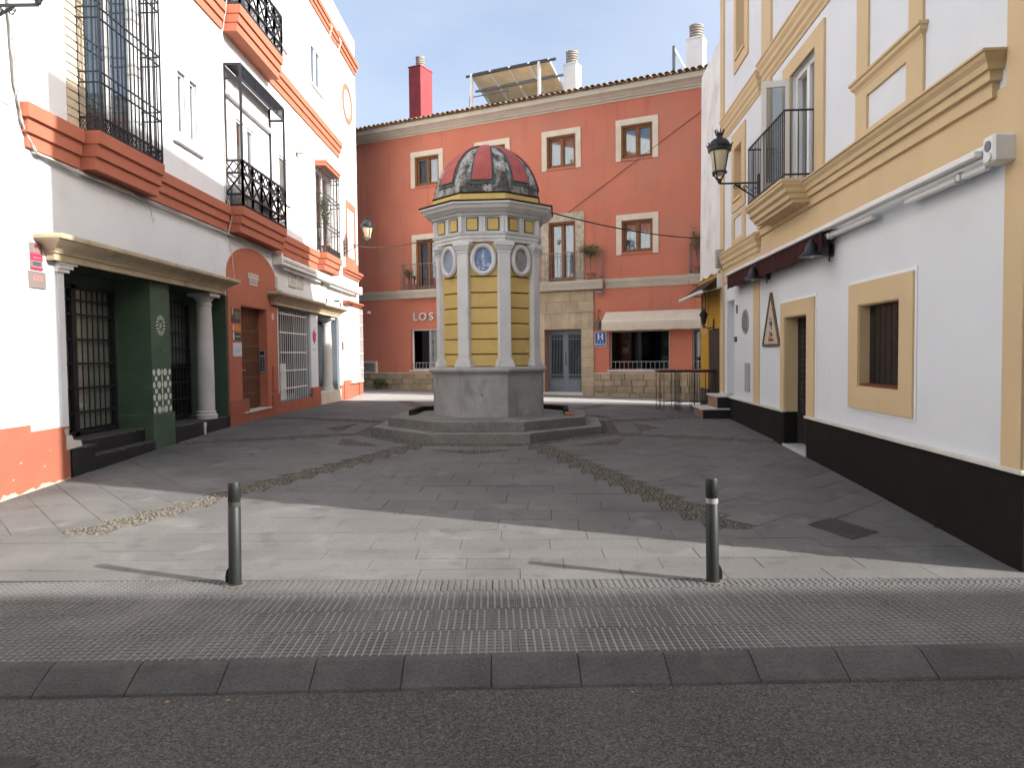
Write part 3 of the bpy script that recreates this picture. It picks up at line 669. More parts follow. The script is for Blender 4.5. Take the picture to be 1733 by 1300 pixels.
def grille(a0, a1, z0, z1, d, nb, rails, name, material, parent, r=.008, rr=.010, frame=.0):
    mb = MB(FL)
    for i in range(nb+1):
        a = a0+(a1-a0)*i/nb; mb.tube([(a, d, z0), (a, d, z1)], r, 4)
    for z in rails: mb.box(a0-.01, a1+.01, d-.012, d+.012, z-rr, z+rr)
    if frame:
        for a in (a0, a1): mb.box(a-frame, a+frame, d-.025, d+.03, z0, z1)
        for z in (z0, z1): mb.box(a0-frame, a1+frame, d-.025, d+.03, z-frame, z+frame)
    return mb.build(name, material, parent)
g1 = grille(10.34, 12.26, .66, 2.90, -.53, 13, [.98, 1.35, 1.73, 2.10, 2.48, 2.70], 'grille_door', DARKF, lb, .011, .016, .03)
MB(FL).box(11.08, 11.20, -.56, -.50, .63, 2.93).build('door_stile', DARKF, g1)
MB(FL).box(10.32, 12.27, -.578, -.574, .62, 2.92).build('pane', GLASSM, g1)
mb = MB(FL)
for i in range(12):
    a = 10.42+i*.155; mb.box(a, a+.125, -.6165, -.59, .72, 2.88)
mb.build('vertical_blind', mat('shop_blind', (.74, .72, .67), .9, .1, 4), g1)
g2 = grille(13.38, 15.06, .66, 2.90, -.53, 12, [.98, 1.32, 1.62, 1.70, 2.0, 2.3, 2.62], 'grille_door', DARKF, lb, .011, .016, .03)
MB(FL).box(13.36, 15.08, -.578, -.574, .62, 2.92).build('pane', GLASSM, g2)
MB(FL).box(13.4, 15.05, -.6165, -.59, 1.66, 2.88).build('grey_blind', mat('grey_blind', (.50, .55, .58), .9, .1, 4), g2)
# steps and stylobates
def slab_step(a0, a1, d0, d1, z0, z1, name='step'):
    s_ = MB(FL).box(a0, a1, d0, d1, z0, z1-.03).build(name, BLKSTN, lb); MB(FL).box(a0-.003, a1+.003, d0, d1+.008, z1-.03, z1).build('tread', BLKTOP, s_, bevel=.004)
slab_step(10.09, 12.46, -.6, -.14, 0, .62); slab_step(10.66, 12.45, -.139, .03, 0, .40); slab_step(10.10, 10.655, -.139, .035, 0, .565); slab_step(13.22, 15.77, -.6, .03, .1, .56)
MB(FL).prism([(14.36, .05), (14.50, .05), (14.48, .40), (14.52, .52), (14.37, .54), (14.40, .3)], .028, .036, 'd').build('chipped_patch', LEDGE, lb)
MB(FL).prism([(9.98, .56), (10.34, .575), (10.30, .66), (10.14, .68), (10.10, .75), (9.98, .76)], -.3, .04, 'd').build('broken_base', LEDGE, lb)
# columns
def column(a, d, z0, z1, r, name='column'):
    p = [(r*1.0, .16), (r*1.02, (z1-z0)*.3), (r*.98, (z1-z0)*.6), (r*.86, z1-z0-.24)]
    c = MB(FL).lathe((a, d, z0), p, 20).build(name, mat('column_stone', (.55, .54, .53), .75, .1, 3, .12, 40, .3, dirt=((.38, .36, .33), .5, 2.5, .6)), lb, smooth=True)
    MB(FL).lathe((a, d, z0), [(r*1.28, 0), (r*1.28, .045), (r*1.30, .06), (r*1.30, .085), (r*1.12, .10), (r*1.12, .125), (r*1.16, .14), (r*1.02, .165)], 20).build('base', MATS['column_stone'], c, smooth=True)
    h = z1-z0
    MB(FL).lathe((a, d, z0), [(r*.9, h-.25), (r*.98, h-.245), (r*.98, h-.225), (r*.88, h-.22), (r*.9, h-.16), (r*1.1, h-.12), (r*1.25, h-.075)], 20).build('capital', MATS['column_stone'], c, smooth=True)
    MB(FL).box(a-r*1.45, a+r*1.45, d-r*1.45, d+r*1.45, z0+h-.075, z0+h).build('abacus', MATS['column_stone'], c, bevel=.008)
column(14.98, -.16, .56, 3.10, .165)
# painted emblem and leaf pattern on the green pier
LOGO = mat('pale_logo_paint', (.62, .64, .60), .8, .1, 20)
mb = MB(FL)
for R1, n, rx, rz in ((.150, 16, .016, .022), (.112, 12, .014, .018)):
    for i in range(n):
        q = 2*math.pi*i/n; mb.prism(ellipse(12.815+R1*.95*math.cos(q), 2.37+R1*1.05*math.sin(q), rx, rz, 8, q-math.pi/2), -.0035, 0, 'd')
em = mb.build('emblem', LOGO, pier, merge=False); text('p', .17, LOGO, 'emblem_letter', pier, FL, 12.815, -.003, 2.385, .002)
mb = MB(FL)
for r in range(7):
    z = .91+r*.108
    if r % 2 == 0: spec = [(-.285, .045, .07, .1), (-.115, .066, .082, -.25), (.0, .024, .07, 0), (.115, .066, .082, .25), (.285, .045, .07, -.1)]
    else: spec = [(-.215, .046, .06, .5), (.0, .026, .075, 0), (.215, .046, .06, -.5)]
    for x, rx, rz, ro in spec: mb.prism(ellipse(12.815+x, z, rx, rz*.78, 10, ro), -.0035, 0, 'd')
mb.build('leaf_pattern', LOGO, pier, merge=False)
# --- terracotta portal with timber door
ar = [(15.76, 2.985), (15.76, 3.62)]
for i in range(1, 20):
    q = math.pi-math.pi*i/20; ar.append((17.375+1.615*math.cos(q), 3.62+.70*math.sin(q)))
ar += [(18.99, 3.62), (18.99, 2.985)]
portal = MB(FL).prism(ar, -.02, .025, 'd').build('portal', TERRA, lb)
MB(FL).box(15.76, 16.48, -.02, .0255, .1, 2.984).build('portal_jamb', TERRA, portal); MB(FL).box(18.2, 18.99, -.02, .0255, .1, 2.984).build('portal_jamb', TERRA, portal)
MB(FL).box(15.70, 16.80, -.02, .06, .1, .86).build('portal_foot', TERRA_W_DIM, portal); MB(FL).box(16.8, 18.45, -.02, .05, .1, .53).build('portal_foot', TERRA_W_DIM, portal); MB(FL).box(18.45, 19.0, -.02, .06, .1, .86).build('portal_foot', TERRA_W_DIM, portal)
mb = MB(FL); mb.box(16.481, 16.50, -.6, .02, .5, 2.98); mb.box(18.18, 18.199, -.6, .02, .5, 2.98); mb.box(16.5, 18.18, -.6, .02, 2.96, 2.979); mb.build('reveal', TERRA, portal)
MB(FL).box(16.47, 18.32, -.6, .075, .53, .565).build('threshold', LEDGE, portal, bevel=.004)
door = MB(FL).box(16.5, 18.18, -.24, -.20, .565, 2.96).build('door', DOORW, lb)
for i in range(8): a = 16.505+i*.21; MB(FL).box(a+.004, a+.204, -.20, -.185, .58, 2.95).build('plank', DOORW, door)
mb = MB(FL)
for z in (.95, 1.32, 1.72, 2.06, 2.42):
    for i in range(8):
        for dx in (.05, .16): mb.lathe((16.505+i*.21+dx, -.182, z), [(.0, -.014), (.012, -.010), (.014, 0), (.012, .010), (0, .014)], 8, 1, .8)
mb.build('studs', mat('brass_stud', (.30, .22, .12), .5, .2, 9, metal=.5), door)
MB(FL).tube([(17.0, -.17, 1.50), (17.08, -.13, 1.51), (17.16, -.17, 1.50)], .011, 6).build('handle', mat('brass', (.65, .45, .16), .35, .1, 9, metal=.8), door)
ic = MB(FL).box(18.168, 18.181, -.175, -.03, 1.42, 1.98).build('intercom', GALV, portal)
mb = MB(FL)
for i in range(5):
    for j in range(2): mb.box(18.162, 18.169, -.155+.065*j, -.11+.065*j, 1.47+i*.07, 1.51+i*.07)
mb.box(18.162, 18.169, -.155, -.05, 1.86, 1.94); mb.build('buttons', BLKSTN, ic)
MB(FL).box(18.50, 18.80, .025, .075, .95, 1.58).build('meter_cover', TERRA, portal, bevel=.006)
CER = mat('ceramic_white', (.66, .64, .60), .35, .08, 8); INK = mat('dark_ink', (.03, .035, .06), .6)
sg = thing('name_tiles', FL.w(17.33, .03, 3.6), 'white ceramic letter tiles on the terracotta arch above the timber door', 'sign')
for row, (wd, z, a0) in enumerate((('EDIFICIO', 3.69, 16.99), ('AURORA', 3.545, 17.06))):
    for i, ch in enumerate(wd):
        a = a0+i*.088+.042
        MB(FL).box(a-.042, a+.042, .024, .034, z-.062, z+.062).build('tile', CER, sg); text(ch, .115, INK, 'letter', sg, FL, a, .034, z, .002, sx=.8)
nt_ = thing('number_tile', FL.w(18.62, .03, 2.82), 'small white ceramic house number tile right of the timber door', 'sign')
MB(FL).prism(ellipse(18.62, 2.82, .075, .085, 18), .024, .034, 'd').build('tile', CER, nt_); text('2', .12, INK, 'digit', nt_, FL, 18.62, .034, 2.82, .002)
def plaque(a0, a1, z0, z1, col, label, extra=None, name='plaque', rough=.5, grp='plaques beside the timber door', fr=FL, d0=.025):
    t = thing(name, fr.w((a0+a1)/2, d0, z0), label, 'plaque', grp)
    MB(fr).box(a0, a1, d0-.01, d0+.014, z0, z1).build('plate', mat('plate_'+str(abs(hash(label)) % 9999), col, rough, .08, 8), t, bevel=.002)
    for (b0, b1, y0, y1, c2) in extra or []:
        MB(fr).box(a0+(a1-a0)*b0, a0+(a1-a0)*b1, d0+.01, d0+.017, z0+(z1-z0)*y0, z0+(z1-z0)*y1).build('print', mat('print_%d_%d_%d' % tuple(int(q*99) for q in c2), c2, .6, .05, 9), t)
    return t
lines = [(.3, .9, .62, .68, (.35, .32, .22)), (.3, .9, .45, .5, (.35, .32, .22)), (.3, .9, .28, .33, (.35, .32, .22)), (.0, .16, .5, 1, (.45, .36, .16))]
plaque(15.93, 16.42, 2.57, 2.88, (.06, .065, .065), 'dark plaque with gold strip, topmost beside the timber door', lines)
plaque(15.95, 16.43, 2.36, 2.52, (.60, .20, .04), 'bright orange plaque beside the timber door', [(.04, .16, .15, .85, (.7, .65, .6)), (.28, .9, .42, .55, (.7, .35, .15))])
plaque(15.95, 16.43, 2.18, 2.34, (.015, .07, .05), 'dark green plaque with white left end beside the timber door', [(.0, .2, 0, 1, (.65, .63, .6)), (.3, .9, .42, .58, (.4, .48, .44))])
plaque(15.97, 16.46, 1.82, 2.12, (.60, .66, .70), 'pale blue-white notice, lowest beside the timber door', [(.2, .8, .5, .56, (.4, .5, .62)), (.2, .8, .35, .41, (.4, .5, .62))])
# --- second shop: white grille, white pier, column
mb = MB(FL); mb.box(19.12, 19.2, -.6, .004, .6, 3.1); mb.box(21.72, 22.06, -.6, -.05, .6, 3.1); mb.box(25.28, 25.652, -.6, .002, .66, 3.1); mb.box(22.85, 23.25, -.6, -.45, .66, 3.1); mb.box(19.12, 25.65, -.6, -.002, 3.07, 3.098); mb.build('grey_jamb', GREYP, lb)
p2 = MB(FL).box(22.06, 22.85, -.6, .012, .80, 3.09).build('white_pier', WHITE2, lb)
MB(FL).box(19.12, 23.0, -.6, -.003, .44, .60).build('shop_sill', GREYP, lb)
MB(FL).box(19.2, 25.6, -.618, -.58, .45, 3.08).build('shop_back', DARK, lb)
w_ = MB(FL).walls(19.2, 21.75, .6, 3.08, -.42, -.37, [(19.32, 20.4, 1.4, 2.98), (20.5, 21.62, .75, 2.98)]).build('shop_window', GREYP, lb)
MB(FL).box(19.3, 21.65, -.40, -.394, .7, 3.0).build('pane', GLASSD, w_)
g3 = grille(19.24, 21.74, .63, 3.04, -.03, 14, [.95, 1.43, 1.92, 2.45, 2.95], 'white_grille', WPAINT, lb, .011, .016)
MB(FL).box(19.22, 20.0, -.16, -.10, .64, 1.62).build('white_panel', WPAINT, lb)
MB(FL).box(22.96, 25.64, -.6, .045, .15, .63).build('marble_stylobate', mat('stylobate_marble', (.58, .55, .48), .6, .12, 3, 0, 40, .4, dirt=((.4, .36, .28), .5, 5, .6)), lb)
MB(FL).box(22.93, 25.66, -.6, .06, .63, .665).build('stylobate_cap', LEDGE, lb, bevel=.005)
column(24.62, -.17, .665, 3.09, .165)
gd = MB(FL).walls(23.25, 25.3, .66, 3.08, -.47, -.42, [(23.35, 24.2, .75, 2.98), (24.3, 25.2, .75, 2.98)]).build('glass_door', GREYP, lb)
MB(FL).box(23.3, 25.25, -.455, -.447, .7, 3.0).build('pane', GLASSD, gd)
MB(FL).tube([(24.25, -.39, 1.6), (24.25, -.36, 1.65), (24.25, -.36, 1.95), (24.25, -.39, 2.0)], .012, 6).build('handle', BLKPL, gd)
PINK = mat('pink_logo', (.48, .05, .16), .6, .05, 9)
cr = [(22.30, 2.30), (22.26, 2.55), (22.34, 2.47), (22.385, 2.62), (22.44, 2.50), (22.455, 2.72), (22.47, 2.50), (22.525, 2.62), (22.57, 2.47), (22.65, 2.55), (22.61, 2.30), (22.455, 2.18)]
MB(FL).prism(cr, .010, .018, 'd').build('crown_logo', PINK, p2); text('corona', .13, mat('faded_print', (.42, .42, .43), .8), 'logo_print', p2, FL, 22.455, .013, 2.02, .001)
# caged white window at the far end
wg = MB(FL).walls(26.95, 28.75, .85, 3.62, -.01, .05, [(27.15, 28.6, .95, 3.5)]).build('shuttered_window', WPAINT, lb)
MB(FL).box(27.16, 28.59, -.01, .02, .95, 3.5).build('shutter', mat('shutter_white', (.70, .70, .70), .6, .05, 5), wg)
mb = MB(FL)
for i in range(13):
    a = 26.95+i*.15; mb.tube([(a, .17, .80), (a, .17, 3.60)], .009, 4)
for z in (.83, 1.35, 1.9, 2.45, 3.0, 3.45): mb.box(26.94, 28.76, .16, .185, z-.012, z+.012); mb.box(26.94, 26.96, 0, .17, z-.012, z+.012); mb.box(28.74, 28.76, 0, .17, z-.012, z+.012)
mb.build('window_cage', WPAINT, wg)
plaque(26.02, 26.24, 2.02, 2.32, (.10, .05, .045), 'small dark red plaque on the white pier before the far caged window', None, 'plaque', .5, None, FL, 0)
# vents, small lamp arms
def vent(a0, a1, z0, z1):
    v = MB(FL).walls(a0, a1, z0, z1, -.02, .03, [(a0+.03, a1-.03, z0+.03, z1-.03)]).build('vent', WPAINT, lb)
    MB(FL).box(a0+.03, a1-.03, -.015, -.005, z0+.03, z1-.03).build('vent_back', DARK, v)
    n = max(4, int((z1-z0)/.075))
    for i in range(n):
        z = z0+.045+i*(z1-z0-.08)/n
        MB(FL).hexa([(a0+.03, -.01, z+.025), (a1-.03, -.01, z+.025), (a1-.03, .02, z), (a0+.03, .02, z), (a0+.03, -.01, z+.032), (a1-.03, -.01, z+.032), (a1-.03, .02, z+.007), (a0+.03, .02, z+.007)]).build('slat', BLIND, v)
vent(20.05, 20.72, 3.72, 4.15); vent(20.82, 21.4, 3.74, 4.15); vent(23.15, 23.62, 3.93, 4.2)
for a in (24.0, 25.9):
    t = thing('spot_lamp', FL.w(a, 0, 3.55), 'small black spot lamp arm on the white wall, %s over the far stone canopy' % ('nearer one' if a < 25 else 'farther one'), 'lamp', 'spot lamps over the far canopy')
    MB(FL).box(a-.03, a+.03, 0, .02, 3.5, 3.7).build('plate', IRON, t); MB(FL).tube([(a, .01, 3.62), (a, .30, 3.60)], .014, 6).build('arm', IRON, t); MB(FL).box(a-.08, a+.08, .28, .42, 3.575, 3.62).build('head', IRON, t)
sp = thing('alarm_box', FL.w(18.95, .02, 3.3), 'grey alarm box and siren on the portal edge above the second canopy', 'alarm')
MB(FL).box(18.88, 19.02, 0, .09, 3.55, 3.85).build('box', WPAINT, sp, bevel=.01); MB(FL).lathe((18.98, .10, 3.43), [(.05, 0), (.085, .02), (.085, .06), (.05, .08)], 12).build('siren', GALV, sp, smooth=True)
# --- upper windows of this building
def small_win(a0, a1, z0, z1, d=-.06, blind=None, name='window', frame=WPAINT, leaf=2, parent=lb, fr=FL, curtain=True):
    w = MB(fr); n = leaf; L_ = (a1-a0)/n; holes = [(a0+i*L_+.045, a0+(i+1)*L_-.045, z0+.05, z1-.05) for i in range(n)]
    f = w.walls(a0-.002, a1+.002, z0-.002, z1+.002, d-.03, d+.03, holes).build(name, frame, parent)
    MB(fr).box(a0+.02, a1-.02, d-.006, d+.002, z0+.02, z1-.02).build('pane', GLASS, f)
    if curtain:
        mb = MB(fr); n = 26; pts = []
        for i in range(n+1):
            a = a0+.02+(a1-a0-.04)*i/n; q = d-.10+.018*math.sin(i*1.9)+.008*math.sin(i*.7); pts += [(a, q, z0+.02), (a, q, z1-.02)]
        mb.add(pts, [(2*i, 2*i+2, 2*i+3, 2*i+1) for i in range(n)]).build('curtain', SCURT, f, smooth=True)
    if blind: MB(fr).box(a0+.04, a1-.04, d-.03, d-.012, z0+(z1-z0)*blind, z1-.04).build('roller_blind', BLIND, f)
    return f
for a0, a1, z0, z1, bl, lf in ((10.75, 12.15, 5.05, 8.35, None, 2), (13.66, 14.0, 5.95, 7.08, None, 1), (14.16, 14.5, 5.95, 7.08, None, 1), (16.55, 17.05, 5.3, 7.12, None, 1),
                               (17.22, 17.68, 5.3, 7.12, .3, 1), (19.5, 20.3, 5.95, 7.12, .12, 1), (23.1, 24.65, 5.1, 7.6, None, 2), (15.95, 17.5, 9.3, 11.6, None, 2), (22.76, 23.95, 10.15, 11.4, None, 2), (10.5, 12.2, 9.4, 11.6, None, 2)):
    f = small_win(a0, a1, z0, z1, blind=bl, leaf=lf)
    if z0 in (5.95, 10.15) and lf == 2 or a0 == 19.5: MB(FL).box(a0-.06, a1+.06, -.05, .06, z0-.07, z0-.002).build('sill', KWHITE, f, bevel=.006)
mb = MB(FL); mb.walls(13.50, 14.66, 5.80, 7.25, -.01, .03, [(13.66, 14.0, 5.95, 7.08), (14.16, 14.5, 5.95, 7.08)]); mb.build('window_surround', KWHITE, lb); MB(FL).box(13.46, 14.72, -.01, .08, 5.74, 5.82).build('window_sill', KWHITE, lb, bevel=.006)
mb = MB(FL)
for i in range(9): mb.box(19.46+i*.097, 19.54+i*.097, -.1, -.06, 10.1, 11.9)
mb.box(19.45, 20.3, -.12, -.1, 10.1, 11.9); mb.build('grey_shutter', mat('grey_shutter', (.36, .36, .36), .7, .08, 4), lb); MB(FL).box(19.40, 20.38, -.1, .07, 10.02, 10.1).build('window_sill', KWHITE, lb)
mb = MB(FL)
for i in range(26): mb.box(10.3, 10.74, -.005, .02, 5.08+i*.12, 5.17+i*.12)
mb.build('folded_shutter', mat('cream_shutter', (.60, .50, .36), .7, .08, 4), lb)
MB(FL).box(15.88, 18.75, -.01, .10, 7.40, 7.50).build('shutter_box', KWHITE, lb, bevel=.01)
# painted frame and ring near the far corner
MB(FL).walls(26.95, 28.5, 5.02, 7.5, -.01, .03, [(27.15, 28.28, 5.45, 7.25)]).build('painted_frame', TERRA, lb); MB(FL).box(26.85, 28.8, -.01, .035, 4.98, 5.32).build('painted_base', TERRA, lb)
mb = MB(FL); oe = ellipse(27.55, 11.09, .80, .70, 36); ie = ellipse(27.55, 11.09, .58, .52, 36); n = 36
mb.add([(a, .03, z) for a, z in oe]+[(a, .03, z) for a, z in ie]+[(a, -.01, z) for a, z in oe]+[(a, -.01, z) for a, z in ie], [q for i in range(n) for q in ((i, (i+1) % n, n+(i+1) % n, n+i), (i, (i+1) % n, 2*n+(i+1) % n, 2*n+i), (n+i, n+(i+1) % n, 3*n+(i+1) % n, 3*n+i))])
mb.build('painted_ring', TERRA, lb)
# --- iron cages
def cage(a0, a1, d, z0, z1, nb, ne, rails, name, mesh=True, material=IRON, r=.0095):
    r *= 1.25; mb = MB(FL)
    for i in range(nb+1): a = a0+(a1-a0)*i/nb; mb.tube([(a, d, z0), (a, d, z1)], r, 4)
    for a in (a0, a1):
        for j in range(ne): q = d*j/ne+.02; mb.tube([(a, q, z0), (a, q, z1)], r, 4)
        mb.tube([(a, d, z0), (a, d, z1)], .016, 4)
    for z in rails:
        mb.box(a0-.012, a1+.012, d-.012, d+.012, z-.009, z+.009)
        for a in (a0, a1): mb.box(a-.012, a+.012, 0, d, z-.009, z+.009)
    c = mb.build(name, material, lb)
    if mesh:
        mb = MB(FL)
        for (p0, p1) in (((a0, 0), (a0, d)), ((a0, d), (a1, d)), ((a1, d), (a1, 0))):
            ln = math.hypot(p1[0]-p0[0], p1[1]-p0[1]); n = max(3, int(ln/.045)); h = .16
            P = lambda q, z: (p0[0]+(p1[0]-p0[0])*q, p0[1]+(p1[1]-p0[1])*q, z)
            for i in range(n):
                for zz in (0, .5): mb.bar(P(i/n, z0+.03+h*zz), P((i+1)/n, z0+.03+h*(zz+.5)), .007, .007); mb.bar(P((i+1)/n, z0+.03+h*zz), P(i/n, z0+.03+h*(zz+.5)), .007, .007)
            for z in (z0+.012, z0+.20): mb.bar(P(0, z), P(1, z), .024, .024)
        mb.build('mesh_foot', material, c, merge=False)
    return c
cage(10.56, 12.36, .33, 5.03, 8.45, 15, 3, [5.72, 5.87, 6.62, 6.77, 7.5, 7.65, 8.4], 'window_cage')
bc = cage(22.98, 24.80, .30, 5.03, 7.68, 13, 3, [5.80, 5.92, 6.72, 6.84, 7.50, 7.64], 'window_cage', True, IRON2)
MB(FL).moulding(23.05, 24.72, [(.30, 7.69), (.33, 7.71), (.33, 7.78), (.36, 7.80), (.36, 7.86)], -.02, .3, .3).build('cage_hood', TERRA, bc)
def xrail(a0, a1, d, z0, z1, nbay, name, foot=True):
    mb = MB(FL)
    sides = [((a0, .0), (a0, d), 1), ((a0, d), (a1, d), nbay), ((a1, d), (a1, .0), 1)]
    zt = z1-.27*(z1-z0); zf = z0+.26*(z1-z0)
    for p0, p1, n in sides:
        P = lambda q, z: (p0[0]+(p1[0]-p0[0])*q, p0[1]+(p1[1]-p0[1])*q, z)
        for z in (z0+.02, zf, zt, z1): mb.bar(P(0, z), P(1, z), .045, .045)
        for i in range(n):
            q0, q1, qm = i/n, (i+1)/n, (i+.5)/n
            mb.bar(P(q0, z0), P(q0, z1), .045, .045); mb.bar(P(q1, z0), P(q1, z1), .045, .045)
            mb.bar(P(q0, zf), P(q1, zt), .034, .034); mb.bar(P(q1, zf), P(q0, zt), .034, .034)
            for u0, u1 in ((q0, qm), (qm, q1)): mb.bar(P(u0, zt), P(u1, z1), .024, .024); mb.bar(P(u1, zt), P(u0, z1), .024, .024)
            m_ = 10
            for j in range(m_):
                u0 = q0+(q1-q0)*j/m_; u1 = q0+(q1-q0)*(j+1)/m_; zm = (z0+zf)/2
                for za, zb in ((z0+.02, zm), (zm, zf)): mb.bar(P(u0, za), P(u1, zb), .006, .006); mb.bar(P(u1, za), P(u0, zb), .006, .006)
    return mb.build(name, IRON, lb, merge=False)
gl = xrail(15.86, 18.76, .37, 5.04, 6.0, 5, 'balcony_railing'); xrail(15.86, 18.64, .40, 9.28, 10.25, 5, 'balcony_railing')
mb = MB(FL)
for a in (15.86, 18.76):
    for d in (.02, .37): mb.bar((a, d, 6.0), (a, d, 8.02), .045, .045)
    mb.bar((a, .02, 7.72), (a, .37, 7.72), .025, .025)
for z in (7.74, 8.02):
    mb.bar((15.86, .37, z), (18.76, .37, z), .035, .035); mb.bar((15.86, .37, z), (15.86, .02, z), .035, .035); mb.bar((18.76, .37, z), (18.76, .02, z), .035, .035)
for i in range(7): a = 15.86+i*2.9/6; mb.bar((a, .37, 7.74), (a, .37, 8.02), .022, .022)
n = 56
for i in range(n):
    a, b = 15.86+2.9*i/n, 15.86+2.9*(i+1)/n
    for z0, z1 in ((7.75, 7.83), (7.83, 7.91), (7.91, 8.0)): mb.bar((a, .37, z0), (b, .37, z1), .008, .008); mb.bar((b, .37, z0), (a, .37, z1), .008, .008)
mb.add([(15.86, .02, 8.035), (18.76, .02, 8.035), (18.76, .385, 8.035), (15.86, .385, 8.035), (15.86, .02, 8.055), (18.76, .02, 8.055), (18.76, .385, 8.055), (15.86, .385, 8.055)], [(0, 1, 2, 3), (4, 7, 6, 5), (2, 6, 7, 3), (1, 5, 6, 2), (0, 3, 7, 4)])
mb.build('balcony_canopy', IRON, lb, merge=False)
ac = thing('air_conditioner', FL.w(17.2, .17, 5.06), 'grey outdoor air conditioner box behind the iron balcony railing', 'air conditioner')
MB(FL).box(17.0, 17.75, .04, .32, 5.05, 5.62).build('case', WPAINT, ac, bevel=.01)
mb = MB(FL)
for i in range(10): mb.box(17.05, 17.55, .32, .328, 5.1+i*.048, 5.125+i*.048)
mb.build('fan_grille', GREYP, ac)
ws = thing('water_tank', FL.w(16.2, .17, 5.05), 'rounded white plastic bin standing inside the iron balcony', 'bin')
MB(FL).lathe((16.2, .17, 5.05), [(.14, 0), (.15, .02), (.16, .4), (.165, .42), (.165, .46), (.12, .5), (.02, .51)], 16).build('body', WPAINT, ws, smooth=True)
hs = thing('horn_speaker', FL.w(21.05, 0, 7.6), 'small cream horn siren on the white wall right of the iron balcony', 'siren')
MB(FL).lathe((21.05, .10, 7.52), [(.03, 0), (.11, .03), (.12, .09), (.11, .15), (.03, .18)], 14).build('body', BLIND, hs, smooth=True); MB(FL).box(21.02, 21.08, 0, .1, 7.58, 7.64).build('bracket', WPAINT, hs)
# awning cassette over the second shop
aw = thing('awning_cassette', FL.w(19, 0, 4.2), 'long white retracted awning cassette above the second stone canopy', 'awning')
MB(FL).tube([(18.9, .17, 4.32), (28.3, .17, 4.32)], .075, 10).build('roller', WPAINT, aw, smooth=True); MB(FL).box(18.9, 28.35, .10, .24, 4.16, 4.225).build('front_bar', WPAINT, aw, bevel=.01)
for a in (18.82, 28.36): MB(FL).box(a-.04, a+.04, -.005, .26, 4.14, 4.44).build('end_bracket', WPAINT, aw, bevel=.015)
for a in (19.2, 24.0): MB(FL).tube([(a, .13, 4.10), (a+3.6, .13, 4.10)], .03, 6).build('folding_arm', WPAINT, aw)
# two signs at the near pilaster
SGR = mat('brown_grey_sign', (.22, .185, .175), .5, .08, 9, spec=.3); SRD = mat('sign_red', (.52, .035, .09), .5, .06, 9); SPK = mat('sign_pink', (.62, .20, .20), .5, .05, 9)
t = thing('wall_sign', FL.w(9.52, 0, 2.95), 'tall narrow grey and red sign on the sunlit white wall left of the stone canopy', 'sign')
MB(FL).box(9.40, 9.64, 0, .015, 2.955, 3.30).build('plate', SGR, t)
MB(FL).box(9.40, 9.64, .013, .018, 3.075, 3.165).build('red_band', SRD, t); MB(FL).box(9.40, 9.64, .013, .018, 2.955, 2.985).build('red_band', SRD, t); MB(FL).box(9.485, 9.555, .013, .018, 3.24, 3.285).build('dark_square', mat('sign_dark_red', (.2, .02, .03), .5), t)
for z in (3.02, 3.045, 3.11, 3.2): MB(FL).box(9.44, 9.60, .018, .0195, z-.006, z+.006).build('print', SPK if z > 3.1 else INK, t)
t = thing('wall_sign', FL.w(9.52, 0, 2.73), 'square brown-grey sign with pink letters below the narrow red sign', 'sign')
MB(FL).box(9.36, 9.69, 0, .02, 2.72, 2.935).build('plate', SGR, t, bevel=.002); text('cca', .15, SPK, 'letters', t, FL, 9.525, .02, 2.86, .003)
# cable bundles
def wiggle(pts, n, amp, rnd):
    out = []
    for (p, q) in zip(pts, pts[1:]):
        for i in range(n): u = i/n; out.append(tuple(p[k]+(q[k]-p[k])*u+(rnd.uniform(-amp, amp)) for k in range(3)))
    return out+[pts[-1]]
cb = thing('cable_bundle', FL.w(9.4, .03, 4.4), 'bundle of off-white cables running under the lower terracotta band', 'cables')
rr = random.Random(5)
for i in range(5):
    o_ = i*.014; path = [(9.10+o_, .03, 6.3), (9.18+o_, .03, 5.2), (9.30+o_, .03, 4.75-o_), (9.50, .035+o_, 4.47-o_*.5), (10.4, .04+o_, 4.455-o_), (12.6, .04+o_, 4.455-o_), (15.9, .04+o_, 4.46-o_), (18.9, .04+o_, 4.465-o_), (22.9, .03+o_, 4.47-o_)]
    MB(FL).tube(wiggle(path, 8, .008, rr), .010 if i < 3 else .007, 5).build('cable', PVC if i % 3 else mat('cable_grey', (.2, .19, .18), .7), cb, smooth=True)
MB(FL).tube(wiggle([(7.5, .02, 5.08), (8.6, .02, 5.0), (9.12, .03, 4.93), (9.25, .03, 4.7)], 5, .012, rr), .010, 5).build('cable', PVC, cb, smooth=True)
MB(FL).tube(wiggle([(12.5, .03, 4.45), (12.56, .02, 4.3), (12.62, .02, 4.12), (12.68, .02, 4.2)], 4, .01, rr), .006, 5).build('cable', PVC, cb, smooth=True)
MB(FL).tube(wiggle([(15.80, .03, 12.2), (15.78, .16, 9.3), (15.79, .03, 8.6), (15.80, .03, 5.2), (15.86, .15, 4.9), (15.80, .05, 4.42), (16.05, .03, 4.0), (16.15, .03, 3.5)], 6, .008, rr), .010, 5).build('cable', PVC, cb, smooth=True)
cb2 = thing('loose_cable', FL.w(26, 0, 12), 'loose white cable loops hanging from the roof band of the white building', 'cables')
MB(FL).tube([(24.9, .05, 12.9), (24.8, .17, 12.7), (24.75, .08, 12.3), (24.8, .03, 12.0)], .016, 5).build('cable', WPAINT, cb2, smooth=True)
MB(FL).tube([(26.0, .05, 12.95), (25.95, .2, 12.7), (25.9, .1, 12.3), (25.7, .03, 11.9), (25.5, .03, 11.3), (25.55, .02, 11.1)], .02, 5).build('cable', WPAINT, cb2, smooth=True)
